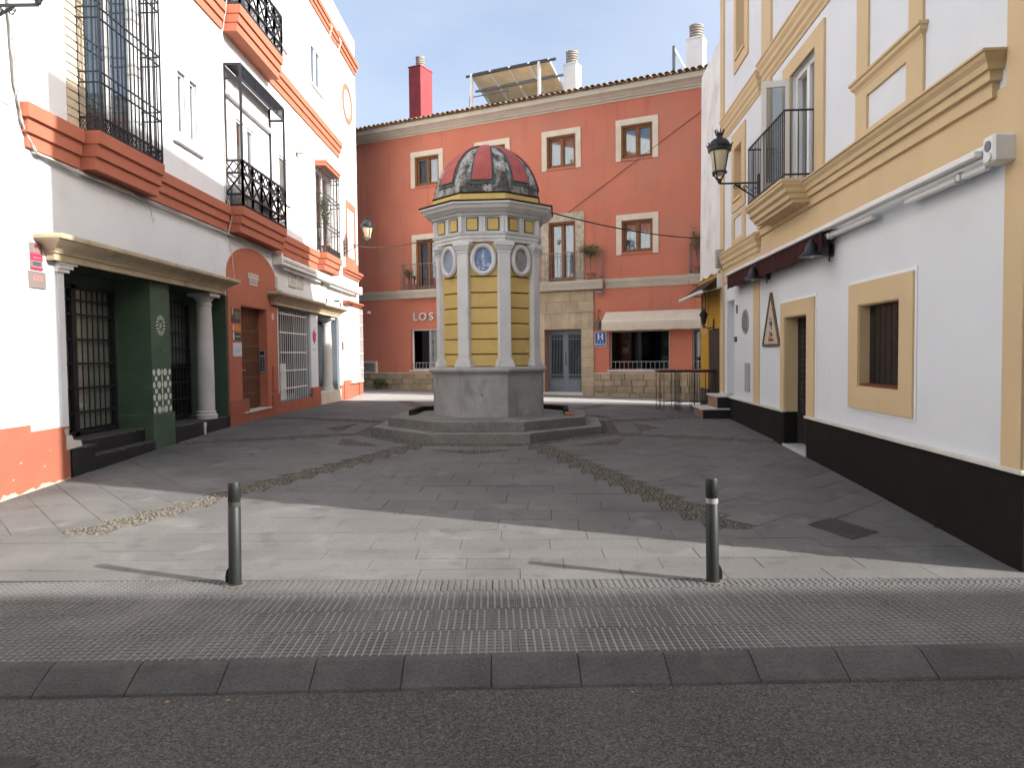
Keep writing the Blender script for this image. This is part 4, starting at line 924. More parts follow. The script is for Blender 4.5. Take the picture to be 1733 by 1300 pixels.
# ================================================================ right building
rb = thing('painted_building', FR.w(11, -4, 0), 'white building with ochre trim and dark brown base right of the square', 'building')
RT = 11.65
H_ = [(8.37, 9.50, 1.35, 2.37), (11.45, 12.58, .05, 2.37), (16.28, 16.97, .83, 2.94), (11.15, 12.33, 4.34, 6.22), (15.57, 16.25, 5.05, 6.12), (15.36, 16.05, 7.98, 9.6)]
MB(FR).walls(6.17, 17.55, -.3, RT, -.5, 0, H_).build('wall', WHITE2, rb)
MB(FR).box(6.6, 17.45, -9, -.501, -.3, RT-.2).build('inner_block', DARK, rb)
mb = MB(FR); mb.box(6.17, 6.55, -18, -.505, -.3, RT); mb.box(17.15, 17.55, -9, -.505, -.3, RT); mb.box(6.56, 17.15, -18, -17.6, -.3, RT); mb.build('side_wall', WHITE2, rb)
MB(FR).box(6.56, 17.14, -17.5, -.51, RT-.15, RT-.05).build('roof_deck', TRIM, rb)
# dark base with a marble ledge
def ground_at(t): p = FR.w(t, 0, 0); return gz(p.x, p.y)
for a0, a1 in ((6.14, 11.45), (12.58, 16.55)):
    MB(FR).box(a0, a1, -.02, .028, -.2, .788).build('base_course', BLACKW, rb)
    n = max(1, round((a1-a0)/.9)); L_ = (a1-a0)/n
    for i in range(n): MB(FR).box(a0-.02*(i == 0)+i*L_+.0015, a0+(i+1)*L_-.0015+.02*(i == n-1 and a0 < 8), -.02, .062+random.uniform(-.004, .004), .788, .826).build('ledge_stone', LEDGE, rb, bevel=.005)
for q in (11.45, 12.56): MB(FR).box(q, q+.02, -.45, .02, 0, .80).build('base_reveal', BLACKW, rb)
# ochre trim
mb = MB(FR); mb.box(6.15, 6.46, -.02, .03, .826, 8.8); mb.build('corner_pilaster', OCHRE, rb)
mb = MB(FR); mb.box(17.24, 17.58, -.02, .035, .85, RT); mb.build('end_pilaster', OCHRE, rb)
MB(FR).box(14.20, 14.62, -.02, .022, .826, 3.5).build('ochre_strip', OCHRE, rb)
MB(FR).box(13.42, 14.02, -.02, .04, 4.30, 6.72).build('ochre_strip', OCHRE, rb); MB(FR).box(13.42, 14.02, -.02, .04, 7.05, RT).build('ochre_strip', OCHRE, rb)
MB(FR).box(6.462, 14.06, -.02, .02, 3.50, 3.99).build('frieze', OCHRE, rb); MB(FR).box(14.06, 17.235, -.02, .024, 3.36, 3.66).build('frieze', OCHRE, rb)
CP = [(.02, 3.93), (.06, 3.935), (.06, 4.06), (.105, 4.065), (.108, 4.145), (.14, 4.15), (.155, 4.20), (.19, 4.235), (.205, 4.265), (.225, 4.27), (.225, 4.29), (.05, 4.345)]
MB(FR).moulding(6.67, 10.95, CP, -.02, 1, 0).build('cornice', OCHRE, rb)
MB(FR).moulding(13.62, 14.0, CP, -.02, 0, .5).build('cornice', OCHRE, rb)
MB(FR).moulding(10.95, 13.62, CP, -.02, 0, 0).build('cornice', OCHRE, rb)
CP2 = [(.02, 3.62), (.03, 3.66), (.06, 3.70), (.065, 3.76), (.10, 3.80), (.105, 3.86), (.14, 3.92), (.15, 3.98), (.165, 3.985), (.165, 4.02), (.03, 4.06)]
MB(FR).moulding(14.22, 17.18, CP2, -.02, 1, 0).build('cornice', OCHRE, rb)
def shift(P, dz, k=1): return [(d*k, z+dz) for d, z in P]
MB(FR).moulding(8.4, 13.78, shift(CP2, 3.0), -.02, 1, 1).build('cornice', OCHRE, rb); MB(FR).moulding(14.22, 17.18, shift(CP2, 2.97, .85), -.02, 1, 0).build('cornice', OCHRE, rb)
MB(FR).moulding(6.2, 17.4, shift(CP2, 7.2), -.02, 0, 1).build('cornice', OCHRE, rb)
# the side that faces the road
FS = Fr(FR.w(6.17, 0, 0), -FR.n, -FR.e)
MB(FS).box(.0, 17.9, -.02, .028, -.2, .788).build('base_course', BLACKW, rb); MB(FS).box(.0, 17.9, -.02, .062, .788, .826).build('ledge_stone', LEDGE, rb, bevel=.005)
MB(FS).box(-.03, .34, -.02, .03, .827, RT).build('corner_pilaster', OCHRE, rb); MB(FS).moulding(.345, 17.9, CP, -.02, 0, 0).build('cornice', OCHRE, rb)
for a in (1.6, 5.0, 8.4, 11.8, 15.2):
    for z0, z1 in ((1.3, 2.6), (5.0, 6.9), (8.2, 9.9)):
        f = MB(FS).walls(a-.25, a+1.35, z0-.25, z1+.25, -.02, .035, [(a, a+1.1, z0, z1)]).build('window', OCHRE, rb); MB(FS).box(a, a+1.1, .001, .012, z0, z1).build('shutter', GREYP, f)
# framed window with leaded coloured panes
fw = MB(FR).walls(8.05, 9.80, 1.08, 2.64, -.02, .035, [(8.37, 9.50, 1.35, 2.37)]).build('window', OCHRE, rb)
MB(FR).walls(8.01, 9.84, 1.04, 2.68, -.02, .012, [(8.05, 9.80, 1.08, 2.64)]).build('white_margin', WHITE, fw)
mb = MB(FR); mb.walls(8.371, 9.499, 1.351, 2.369, -.3, .02, [(8.385, 9.485, 1.365, 2.355)]); mb.build('reveal', OCHRE, fw)
MB(FR).box(8.385, 9.485, -.10, .01, 1.366, 1.40).build('brick_sill', mat('brick_sill', (.16, .05, .03), .7, .2, 8), fw)
MB(FR).box(8.385, 9.485, -.13, -.11, 1.366, 2.354).build('lead_lattice', IRON, fw)
LEADC = [mat('lead_%d' % i, c, .3, .3, 5, .05, 30, .25) for i, c in enumerate([(.007, .008, .009), (.013, .006, .005), (.005, .010, .009), (.010, .009, .005), (.006, .007, .012), (.016, .016, .015)])]
pm = []
for i, m_ in enumerate(LEADC):
    o = MB().box(0, 1, 0, .008, 0, 1).build('pane', m_); pm.append(o.data); bpy.data.objects.remove(o)
rr = random.Random(3); nx, nz = 7, 9
for i in range(nx):
    for j in range(nz):
        w, h = 1.08/nx, .97/nz
        M = FR.mat(9.475-i*w-.008, -.11, 1.375+j*h+.006+(.4*h if i % 2 and j < nz-1 else 0)*.5)
        M = M @ Matrix(((w-.016, 0, 0, 0), (0, 0, h-.012, 0), (0, 1, 0, 0), (0, 0, 0, 1)))
        inst(rr.choice(pm), 'pane', fw, M)
# framed doorway with iron lattice
dw = MB(FR).walls(11.12, 12.79, .826, 2.61, -.02, .035, [(11.45, 12.58, .8, 2.37)]).build('doorway', OCHRE, rb)
MB(FR).walls(11.08, 12.83, .826, 2.65, -.02, .012, [(11.12, 12.79, .7, 2.61)]).build('white_margin', WHITE, dw)
mb = MB(FR); mb.box(12.565, 12.579, -.45, .02, .80, 2.37); mb.box(11.451, 11.465, -.45, .02, .8, 2.37); mb.box(11.465, 12.565, -.45, .02, 2.356, 2.369); mb.build('reveal', OCHRE, dw)
z0 = ground_at(12)
MB(FR).box(11.43, 12.6, -.5, .05, z0-.1, z0+.055).build('threshold', mat('threshold_marble', (.5, .52, .50), .4, .15, 5, 0, 40, .4), dw, bevel=.004)
MB(FR).box(11.47, 12.56, -.30, -.28, z0+.05, 2.36).build('door_leaf', DARK, dw)
mb = MB(FR); n = 11
for i in range(n):
    for j in range(22):
        a0 = 11.48+i*1.07/n; a1 = a0+1.07/n; b0 = z0+.08+j*.095; b1 = b0+.095
        mb.bar((a0, -.21, b0), (a1, -.21, b1), .013, .013); mb.bar((a1, -.21, b0), (a0, -.21, b1), .013, .013)
for a in (11.48, 12.0, 12.55): mb.box(a-.012, a+.012, -.23, -.19, z0+.06, 2.35)
mb.build('lattice_gate', IRON2, dw, merge=False)
# porthole, meter box, recessed door, steps
ph = MB(FR).lathe((15.30, 0, 2.42), [(.0, 0)], 3) if False else None
po = MB(FR).prism(ellipse(15.30, 2.42, .27, .25, 28), -.005, .02, 'd').build('porthole', GALV, rb); MB(FR).prism(ellipse(15.30, 2.42, .215, .20, 28), .018, .024, 'd').build('pane', mat('porthole_glass', (.10, .13, .16), .08, .2, 3, spec=.6), po)
MB(FR).box(14.92, 15.32, -.005, .014, 1.0, 1.58).build('meter_box', mat('meter_grey', (.33, .34, .33), .6, .1, 4), rb)
rd = MB(FR).box(16.28, 16.97, -.30, -.26, .83, 2.94).build('recessed_door', WPAINT, rb); MB(FR).box(16.30, 16.40, -.26, -.23, 1.0, 1.5).build('letter_flap', TERRA, rd)
PINKG = mat('pink_granite', (.26, .15, .115), .6, .2, 12, .1, 60, .4)
def steps(a0, a1, d, z0, z1):
    s_ = MB(FR).box(a0, a1, -.02, d, z0, z1-.035).build('entrance_step', PINKG, rb); MB(FR).box(a0-.004, a0+.012, -.02, d-.01, z0, z1-.036).build('black_side', BLKSTN, s_); MB(FR).box(a0-.03, a1+.03, -.02, d+.03, z1-.035, z1).build('tread', LEDGE, s_, bevel=.004)
steps(16.58, 17.66, .62, .2, .56); steps(16.60, 17.64, .30, .55, .84)
MB(FR).box(16.58, 17.3, -.02, .10, .84, .90).build('door_sill', LEDGE, rb)
# framed blind panel above the cornice
pn = MB(FR).walls(7.90, 9.64, 4.34, 5.0, -.02, .03, [(8.27, 9.30, 4.47, 4.88)]).build('framed_panel', OCHRE, rb)
MB(FR).moulding(7.94, 9.60, [(.03, 4.98), (.045, 5.02), (.075, 5.05), (.08, 5.09), (.10, 5.10), (.10, 5.13), (.03, 5.15)], -.02, 1, 1).build('panel_cap', OCHRE, pn)
for a0, a1 in ((7.92, 8.23), (9.28, 9.62)): MB(FR).box(a0, a1, -.02, .028, 5.15, 6.72).build('ochre_strip', OCHRE, pn)
# small windows of the narrow bay
for a0, a1, z0, z1, zf in ((15.57, 16.25, 5.05, 6.12, 4.80), (15.36, 16.05, 7.98, 9.6, 7.70)):
    f = MB(FR).walls(a0-.28, a1+.22, zf, z1+.34, -.02, .03, [(a0, a1, z0, z1)]).build('window', OCHRE, rb)
    MB(FR).walls(a0+.001, a1-.001, z0+.001, z1-.001, -.36, .01, [(a0+.014, a1-.014, z0+.014, z1-.014)]).build('reveal', OCHRE, f)
    MB(FR).box(a0+.01, a1-.01, -.38, -.34, z0+.01, z1-.01).build('shutter', WPAINT, f); MB(FR).box(a0-.05, a1+.05, -.02, .06, z0-.06, z0-.002).build('sill', OCHRE, f)
f = MB(FR).walls(15.3, 16.46, 4.12, 4.75, -.02, .024, [(15.55, 16.24, 4.22, 4.66)]).build('framed_panel', OCHRE, rb)
# french window with an open casement, balcony
fwn = MB(FR).walls(10.78, 12.72, 4.34, 6.46, -.02, .035, [(11.15, 12.33, 4.33, 6.22)]).build('french_window', OCHRE, rb)
ff = MB(FR).walls(11.152, 12.328, 4.342, 6.218, -.15, -.07, [(11.22, 11.68, 4.42, 6.14), (11.80, 12.26, 4.42, 6.14)]).build('frame', WPAINT, fwn)
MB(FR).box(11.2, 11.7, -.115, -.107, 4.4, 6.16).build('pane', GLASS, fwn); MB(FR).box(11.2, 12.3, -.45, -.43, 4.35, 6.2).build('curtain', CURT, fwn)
FC = Fr(FR.w(12.36, .02, 0), (FR.n*.985+FR.e*.17), (FR.e*.985-FR.n*.17))
cs = MB(FC).walls(0, .43, 4.38, 6.18, -.022, .022, [(.07, .36, 4.55, 6.08)]).build('open_casement', WPAINT, fwn); MB(FC).box(.06, .37, -.004, .004, 4.5, 6.1).build('casement_pane', GLASS, fwn)
BP = [(.30, 4.00), (.31, 4.04), (.36, 4.06), (.37, 4.12), (.42, 4.15), (.43, 4.21), (.48, 4.25), (.485, 4.29), (.50, 4.295), (.50, 4.335)]
BPm = MB(FR).moulding(11.35, 13.15, BP, -.02, .4, .4).build('balcony_slab', OCHRE, rb)
mb = MB(FR); a0, a1, dd = 11.2, 13.3, .44
for i in range(23): a = a0+(a1-a0)*i/22; mb.tube([(a, dd, 4.36), (a, dd, 5.32)], .0085, 5)
for a in (a0, a1):
    for j in range(4): q = dd*(j+.0)/4+.02; mb.tube([(a, q, 4.36), (a, q, 5.32)], .0085, 5)
for z in (4.40, 5.33):
    mb.bar((a0, dd, z), (a1, dd, z), .03, .018); mb.bar((a0, dd, z), (a0-.0, 0, z), .03, .018); mb.bar((a1, dd, z), (a1, 0, z), .03, .018)
mb.build('balcony_railing', IRON, rb)
# long awning: cassette, roller bar, folded arms, maroon valance
MAR = mat('maroon_canvas', (.040, .014, .013), .9, .2, 4, .1, 60, .15)
aw = thing('wall_awning', FR.w(11, 0, 3.4), 'long white awning bar with dark maroon valance on the right building', 'awning')
MB(FR).tube([(6.50, .14, 3.47), (16.0, .14, 3.47)], .05, 10).build('roller', WPAINT, aw, smooth=True); MB(FR).box(6.5, 16.02, .19, .26, 3.405, 3.465).build('front_bar', WPAINT, aw, bevel=.01)
MB(FR).box(6.32, 6.49, -.005, .20, 3.33, 3.56).build('end_bracket', WPAINT, aw, bevel=.02); MB(FR).prism(ellipse(6.40, 3.47, .045, .045, 14), .20, .207, 'd').build('gear_cover', GREYP, aw)
MB(FR).prism(ellipse(6.39, 3.38, .05, .04, 14), .20, .216, 'd').build('gear_cover', WPAINT, aw)
for a0, a1 in ((6.55, 8.02), (8.85, 10.15)): MB(FR).box(a0, a1, .09, .15, 3.315, 3.375).build('folding_arm', WPAINT, aw, bevel=.012)
for a in (6.95, 10.2): MB(FR).lathe((a, .13, 3.34), [(.035, -.045), (.05, -.03), (.05, .03), (.035, .045)], 12).build('elbow', GALV, aw, smooth=True)
mb = MB(FR); n = 90; pts = []
for i in range(n+1):
    a = 10.25+(16.0-10.25)*i/n; q = .225+.014*math.sin(i*1.1); pts += [(a, .215, 3.41), (a, q, 3.13+.01*math.sin(i*.9)), (a, q-.012, 3.13+.01*math.sin(i*.9)), (a, .203, 3.41)]
mb.add(pts, [x for i in range(n) for x in ((4*i, 4*i+4, 4*i+5, 4*i+1), (4*i+1, 4*i+5, 4*i+6, 4*i+2), (4*i+2, 4*i+6, 4*i+7, 4*i+3))]).build('valance', MAR, aw, smooth=True)
MB(FR).hexa([(10.25, .02, 3.44), (16.0, .02, 3.44), (16.0, .2, 3.40), (10.25, .2, 3.40), (10.25, .02, 3.45), (16.0, .02, 3.45), (16.0, .2, 3.41), (10.25, .2, 3.41)]).build('canvas', MAR, aw)
# bell shaped wall lamps
def bell(a, label):
    z = 3.16
    t = thing('bell_lamp', FR.w(a, 0, z), label, 'lamp', 'bell lamps under the maroon awning')
    MB(FR).prism(ellipse(a, z+.02, .045, .09, 12), 0, .03, 'd').build('plate', IRON, t)
    MB(FR).tube([(a, .05, z-.13), (a, .05, z+.08), (a, .07, z+.17), (a, .14, z+.235), (a, .22, z+.235), (a, .29, z+.18)], .012, 6).build('arm', IRON, t, smooth=True)
    sc_ = [(a, .05+.05*(1-q/20)*math.cos(q*.45)+.05, z-.03+.05*(1-q/20)*math.sin(q*.45)) for q in range(20)]
    MB(FR).tube(sc_, .006, 5).build('scroll', IRON, t, smooth=True)
    MB(FR).lathe((a, .29, z-.06), [(.165, 0), (.17, .008), (.12, .045), (.088, .075), (.08, .13), (.055, .18), (.03, .215), (.02, .24)], 20).build('shade', mat('lamp_dark_enamel', (.014, .017, .026), .4, .1, 5), t, smooth=True)
    MB(FR).lathe((a, .29, z-.085), [(.0, 0), (.03, .012), (.036, .04), (.02, .075), (0, .08)], 12).build('bulb', mat('bulb_white', (.7, .68, .6), .3), t, smooth=True)
bell(10.45, 'dark bell-shaped wall lamp above the framed window, nearer of two'); bell(13.56, 'dark bell-shaped wall lamp above the triangular sign, farther of two')
# triangular sign
tg = thing('triangular_sign', FR.w(13.38, 0, 1.92), 'tall triangular cream sign with carved wooden frame left of the ochre doorway', 'sign')
CREAM = mat('sign_cream', (.52, .43, .33), .7, .08, 8); FRW = mat('carved_frame', (.13, .095, .055), .7, .35, 14, .4, 40, dirt=((.3, .24, .14), .6, 20, .58))
A, B, C = (13.39, 2.84), (13.89, 1.92), (12.87, 1.92)
MB(FR).prism([A, B, C], .002, .022, 'd').build('board', CREAM, tg)
for p, q in ((A, B), (B, C), (C, A)): MB(FR).tube([(p[0], .022, p[1]), (q[0], .022, q[1])], .026, 6).build('frame_side', FRW, tg)
BL = mat('sign_blue', (.05, .08, .17), .6); RDI = mat('sign_brown_red', (.17, .04, .03), .6)
MB(FR).tube([(13.38+.07*math.cos(q), .028, 2.30+.045*math.sin(q)) for q in [i*.42 for i in range(15)]], .009, 5, True).build('eye_mark', BL, tg); MB(FR).tube([(13.47, .028, 2.38), (13.40, .028, 2.40), (13.31, .028, 2.37)], .008, 5).build('eye_mark', BL, tg)
MB(FR).prism(ellipse(13.38, 2.30, .03, .028, 10), .02, .026, 'd').build('eye_mark', BL, tg); MB(FR).tube([(13.36, .028, 2.25), (13.34, .028, 2.19)], .007, 5).build('eye_mark', BL, tg)
text('Pub', .14, RDI, 'letters', tg, FR, 13.38, .024, 2.11, .003); text('Kairos', .12, RDI, 'letters', tg, FR, 13.38, .024, 2.02, .003)
plaque(16.03, 16.24, 2.02, 2.13, (.03, .03, .032), 'small black number plate beside the recessed white door', None, 'number_plate', .5, None, FR, .0)
plaque(15.98, 16.08, 2.62, 2.80, (.05, .05, .055), 'narrow dark wall fitting above the black number plate', None, 'wall_fitting', .5, None, FR, .0)

# ================================================================ yellow bar with the whitewashed storey above
BYEL = mat('bar_yellow', (.50, .285, .035), .8, .10, 2.5, .12, 40, .25, dirt=((.32, .19, .05), .4, 2.5, .62)); BBRN = mat('bar_brown', (.030, .022, .021), .6, .2, 4, .1, 60, .35)
bh = thing('bar_house', FR.w(19, -3, 0), 'old house with stained whitewashed upper wall over a yellow bar front', 'building')
BE = 20.35
MB(FR).walls(17.585, BE, -.2, 3.72, -.4, -.03, [(17.95, 19.28, .3, 2.38)]).build('bar_front', BYEL, bh)
rr = random.Random(8); bot = [(17.60+i*(BE-17.60)/24, 3.72+.05*math.sin(i*.7)+rr.uniform(-.03, .03)) for i in range(25)]
MB(FR).prism(bot+[(BE-.25, 9.05), (17.60, 9.12)], -.4, -.012, 'd').build('upper_wall', OLDWHITE, bh)
MB(FR).box(17.6, BE, -7, -.41, -.2, 9.0).build('inner_block', OLDWHITE, bh)
MB(FR).moulding(17.62, BE-.06, [(.0, 3.56), (.03, 3.58), (.04, 3.66), (.06, 3.67)], -.04, 0, 1).build('yellow_trim', BYEL, bh)
mb = MB(FR); mb.box(19.27, BE+.01, -.05, -.015, .0, .86); mb.build('dark_base', BBRN, bh)
bd = MB(FR).box(17.93, 19.28, -.12, -.06, .3, 2.38).build('bar_door', BBRN, bh); MB(FR).box(18.70, 18.95, -.06, -.05, 1.98, 2.03).build('door_plate', WPAINT, bd)
for i in range(6): MB(FR).box(17.95+i*.22, 18.15+i*.22, -.06, -.045, .4, 2.36).build('plank', BBRN, bd)
os_ = thing('oval_sign', FR.w(19.75, 0, 2.3), 'pale yellow panel with thin oval emblem on the yellow bar front', 'sign')
MB(FR).box(19.30, 20.22, -.028, -.012, 2.28, 3.55).build('board', mat('pale_yellow_board', (.52, .35, .10), .7, .08, 5), os_)
MB(FR).tube([(a, -.008, z) for a, z in ellipse(19.78, 2.92, .25, .48, 30)], .016, 5, True).build('oval_line', RDI, os_); text('bar', .2, RDI, 'letters', os_, FR, 19.78, -.012, 2.95, .003)
ba = thing('bar_awning', FR.w(19, 0, 3.6), 'black folding awning with white front bar over the yellow bar door', 'awning')
MB(FR).hexa([(17.5, .0, 3.60), (20.3, .0, 3.60), (20.3, .5, 3.22), (17.3, .5, 3.22), (17.5, .0, 3.62), (20.3, .0, 3.62), (20.3, .5, 3.24), (17.3, .5, 3.24)]).build('canvas', BLKPL, ba)
MB(FR).tube([(17.28, .52, 3.20), (20.35, .52, 3.20)], .045, 8).build('front_bar', WPAINT, ba, smooth=True)
for a in (17.45, 20.2): MB(FR).tube([(a, 0, 3.30), (a+(.4 if a < 18 else -.4), .25, 3.27), (a, .5, 3.2)], .022, 6).build('folding_arm', WPAINT, ba)
MB(FR).box(17.36, 17.44, -.02, .14, 3.3, 3.62).build('end_bracket', WPAINT, ba)
MB(FR).box(17.25, 17.52, .03, .16, 3.75, 4.15).build('junction_box', GALV, thing('junction_box', FR.w(17.4, 0, 3.75), 'grey metal junction box above the yellow bar awning', 'junction box'))
wl_ = thing('wall_lantern', FR.w(18.9, 0, 2.6), 'small black wall lantern on the yellow bar front', 'lantern')
f0 = (18.6, .22)
MB(FR).lathe((*f0, 2.50), [(.05, 0), (.09, .2), (.10, .22), (.13, .225), (.07, .30), (.02, .34), (.01, .38)], 6).build('body', IRON, wl_); MB(FR).lathe((*f0, 2.52), [(.052, 0), (.088, .17)], 6).build('pane', mat('lantern_glass', (.5, .48, .4), .3), wl_)
MB(FR).tube([(18.6, -.02, 2.42), (18.6, .12, 2.40), (18.6, .22, 2.46), (18.6, .22, 2.52)], .014, 6).build('arm', IRON, wl_); MB(FR).box(18.55, 18.65, -.03, -.01, 2.34, 2.62).build('plate', IRON, wl_)
# high tables stacked by the bar
TOPM = mat('table_top_wood', (.09, .045, .035), .5, .2, 6)
for i, (t_, d_, rot, lab) in enumerate(((18.95, 1.05, .05, 'tall black wire-legged bar table, nearest the kiosk in the row of three'), (18.75, .62, -.1, 'tall black wire-legged bar table, middle of the row of three'), (18.55, .26, .08, 'tall black wire-legged bar table, closest to the yellow bar door'))):
    c = FR.w(t_, d_, 0); zg = gz(c.x, c.y); t = thing('bar_table', (c.x, c.y, zg), lab, 'table', 'tall tables by the yellow bar')
    f = Fr((c.x, c.y, zg), (math.cos(rot), math.sin(rot), 0), (-math.sin(rot), math.cos(rot), 0)); h = .27
    MB(f).box(-h, h, -h, h, 1.0, 1.035).build('table_top', TOPM, t, bevel=.008)
    for sx in (-1, 1):
        for sy in (-1, 1):
            x, y = sx*(h-.03), sy*(h-.03); mb = MB(f)
            mb.tube([(x, y, 1.0), (x, y, .03), (x-sx*.04, y, .012), (x-sx*.08, y, .03), (x-sx*.08, y, 1.0)], .008, 5); mb.build('leg', IRON, t)
    mb = MB(f)
    for z in (.24, .985):
        q = h-.03; mb.tube([(-q, -q, z), (q, -q, z), (q, q, z), (-q, q, z)], .008, 5, True)
    mb.build('stretcher', IRON, t)
# ================================================================ hotel
ho = thing('hotel', FH.w(4, -4, .2), 'three-storey red hotel with beige cornice closing the far side of the square', 'building')
T0, T1, HT = -13.0, 18.0, 10.95
UP = [(7.45, 9.0), (4.45, 6.0), (1.55, 3.11), (-1.33, .21), (-4.37, -2.83)]
holes = [(a+.2, b-.2, 8.72, 9.91) for a, b in UP]+[(7.65, 8.8, 4.5, 6.55), (1.78, 2.86, 4.5, 6.72), (-1.13, .01, 5.40, 6.55), (-4.17, -3.03, 4.5, 6.55), (1.57, 3.04, .3, 2.72), (-1.71, .50, 1.20, 2.62), (-5.0, -2.50, 1.20, 2.62), (6.6, 9.14, 1.20, 2.88)]
MB(FH).walls(T0, T1, -.1, HT, -.45, 0, holes).build('wall', HRED, ho)
MB(FH).box(T0, T1, -9, -1.4, -.1, HT-.1).build('inner_block', DARK, ho)
mb = MB(FH); mb.box(T0, T0+.3, -9, -.455, -.1, HT); mb.box(T1-.3, T1, -9, -.455, -.1, HT); mb.build('side_wall', HRED, ho)
# cornices
MB(FH).moulding(T0, T1, [(.04, 10.80), (.05, 10.86), (.14, 10.87), (.15, 10.91), (.20, 10.93), (.27, 10.98), (.36, 11.02), (.45, 11.04), (.46, 11.14), (.48, 11.15), (.48, 11.19)], -.02, 0, 0).build('main_cornice', TRIM, ho)
MC = [(.03, 4.16), (.04, 4.21), (.06, 4.22), (.07, 4.28), (.10, 4.31), (.12, 4.36), (.15, 4.39), (.155, 4.45), (.17, 4.455), (.17, 4.485), (.04, 4.50)]
for a0, a1 in ((9.5, T1), (3.75, 6.85), (-2.38, .62), (T0, -5.6)): MB(FH).moulding(a0, a1, MC, -.02, 0, 0).build('string_course', TRIM, ho)
for a0, a1 in ((7.02, 9.35), (.80, 3.60), (-5.45, -2.55)): MB(FH).moulding(a0, a1, [(d+.2, z) for d, z in MC[:-1]], -.02, .4, .4).build('balcony_slab', TRIM, ho)
# roof: tiles laid over a slope; the eaves row tile by tile
TILE = mat('roof_tile_clay', (.33, .235, .15), .9, .3, 5, .4, 40, .2, rnd=.3, dirt=(((.10, .085, .06), .6, 6, .55), ((.45, .38, .26), .6, 9, .6)))
roof = MB(FH).hexa([(T0, -6, 12.65), (T1, -6, 12.65), (T1, .50, 11.19), (T0, .50, 11.19), (T0, -6, 12.75), (T1, -6, 12.75), (T1, .50, 11.21), (T0, .50, 11.21)]).build('roof', TILE, ho)
SL = math.atan(1.54/6.5)
def tile_me(convex, L_=.46, r0=.095, r1=.075, t=.016):
    mb = MB(); n = 7; P = []
    for (y, r) in ((0, r0), (L_, r1)):
        for rr_ in (r, r-t):
            for i in range(n): q = math.pi*i/(n-1); P.append((rr_*math.cos(q), y, rr_*math.sin(q)*(1 if convex else -1)*.8))
    F = []
    for i in range(n-1): F += [(i, i+1, 2*n+i+1, 2*n+i), (n+i, 3*n+i, 3*n+i+1, n+i+1), (i, n+i, n+i+1, i+1)]
    F += [(0, 2*n, 3*n, n), (n-1, 2*n-1, 4*n-1, 3*n-1)]
    o = mb.add(P, F).build('roof_tile', TILE); me = o.data; bpy.data.objects.remove(o); return me
cov, pan = tile_me(True), tile_me(False)
slope = Matrix.Rotation(SL, 4, 'X')
base_rot = Matrix((-FH.e, -FH.n, Vector((0, 0, 1)))).transposed().to_4x4()      # X right, Y into the roof, Z up
PT = .222
for i in range(-23, 58):
    t = i*PT
    for me, dt, dz in ((cov, 0, .075), (pan, PT/2, .085)):
        M = Matrix.Translation(FH.w(t+dt+random.uniform(-.006, .006), .56+random.uniform(-.015, .015), 11.19+dz+random.uniform(-.006, .006))) @ base_rot @ slope
        inst(me, 'roof_tile', roof, M)
mb = MB()
for row in range(1, 9):
    for i in range(-40, 75):
        t = i*PT
        if not -13 < t < 17.8: continue
        for me, dt, dz in ((cov, 0, .075),):
            M = Matrix.Translation(FH.w(t+dt, .56-row*.40, 11.19+dz+row*.40*math.tan(SL)+random.uniform(-.006, .006))) @ base_rot @ slope
            k = len(mb.v); mb.v += [M @ v.co for v in me.vertices]; mb.f += [[k+j for j in p.vertices] for p in me.polygons]
tag(mb.build('upper_roof_tiles', mat('roof_tile_upper', (.33, .235, .15), .9, .3, 5, .4, 40, .2, island=.3, dirt=((.12, .10, .07), .6, 6, .55)), roof, merge=False), kind='stuff')
# windows
def hotel_window(a0, a1, z0, z1, french=False, surround=True, smat=SURR):
    """a0..a1, z0..z1 is the opening"""
    if surround:
        pass
    f = MB(FH).walls(a0, a1, z0, z1, -.20, -.11, [(a0+.13, (a0+a1)/2-.075, z0+(.14 if not french else .18), z1-.13), ((a0+a1)/2+.075, a1-.13, z0+(.14 if not french else .18), z1-.13)]).build('window', WOOD, ho)
    mb = MB(FH); mb.walls(a0+.001, a1-.001, z0+.001, z1-.001, -.12, -.02, [(a0+.06, a1-.06, z0+.06, z1-.06)]); mb.build('frame', WOOD, f)
    m_ = (a0+a1)/2; MB(FH).box(m_-.035, m_+.035, -.11, -.085, z0+.06, z1-.06).build('meeting_stile', WOOD, f)
    for b0, b1 in ((a0+.11, m_-.05), (m_+.05, a1-.11)):
        MB(FH).box(b0, b1, -.160, -.152, z0+.1, z1-.1).build('pane', GLASS, f)
        mb = MB(FH); n = 14; pts = []
        for i in range(n+1):
            q = -.27+.018*math.sin(i*1.7+b0*9); a = b0+(b1-b0)*i/n; pts += [(a, q, z0+.1), (a, q, z1-.1)]
        mb.add(pts, [(2*i, 2*i+2, 2*i+3, 2*i+1) for i in range(n)]).build('curtain', CURT, f, smooth=True)
    MB(FH).box(a0, a1, -.44, -.40, z0, z1).build('room_back', DARK, f)
    return f
def surround(f, o0, o1, zb, zt, a0, a1, z1, m_=SURR):
    MB(FH).box(o0, a0-.002, -.02, .035, zb, z1).build('surround_block', m_, f); MB(FH).box(a1+.002, o1, -.02, .035, zb, z1).build('surround_block', m_, f); MB(FH).box(o0, o1, -.02, .036, z1+.002, zt).build('surround_block', m_, f)
for a, b in UP:
    f = hotel_window(a+.2, b-.2, 8.72, 9.91); surround(f, a, b, 8.655, 10.12, a+.2, b-.2, 9.91); MB(FH).box(a+.19, b-.19, -.02, .04, 8.665, 8.718).build('sill', HRED, f)
f = hotel_window(-1.13, .01, 5.40, 6.55); surround(f, -1.33, .21, 5.33, 6.76, -1.13, .01, 6.55); MB(FH).box(-1.14, .02, -.02, .04, 5.345, 5.398).build('sill', HRED, f)
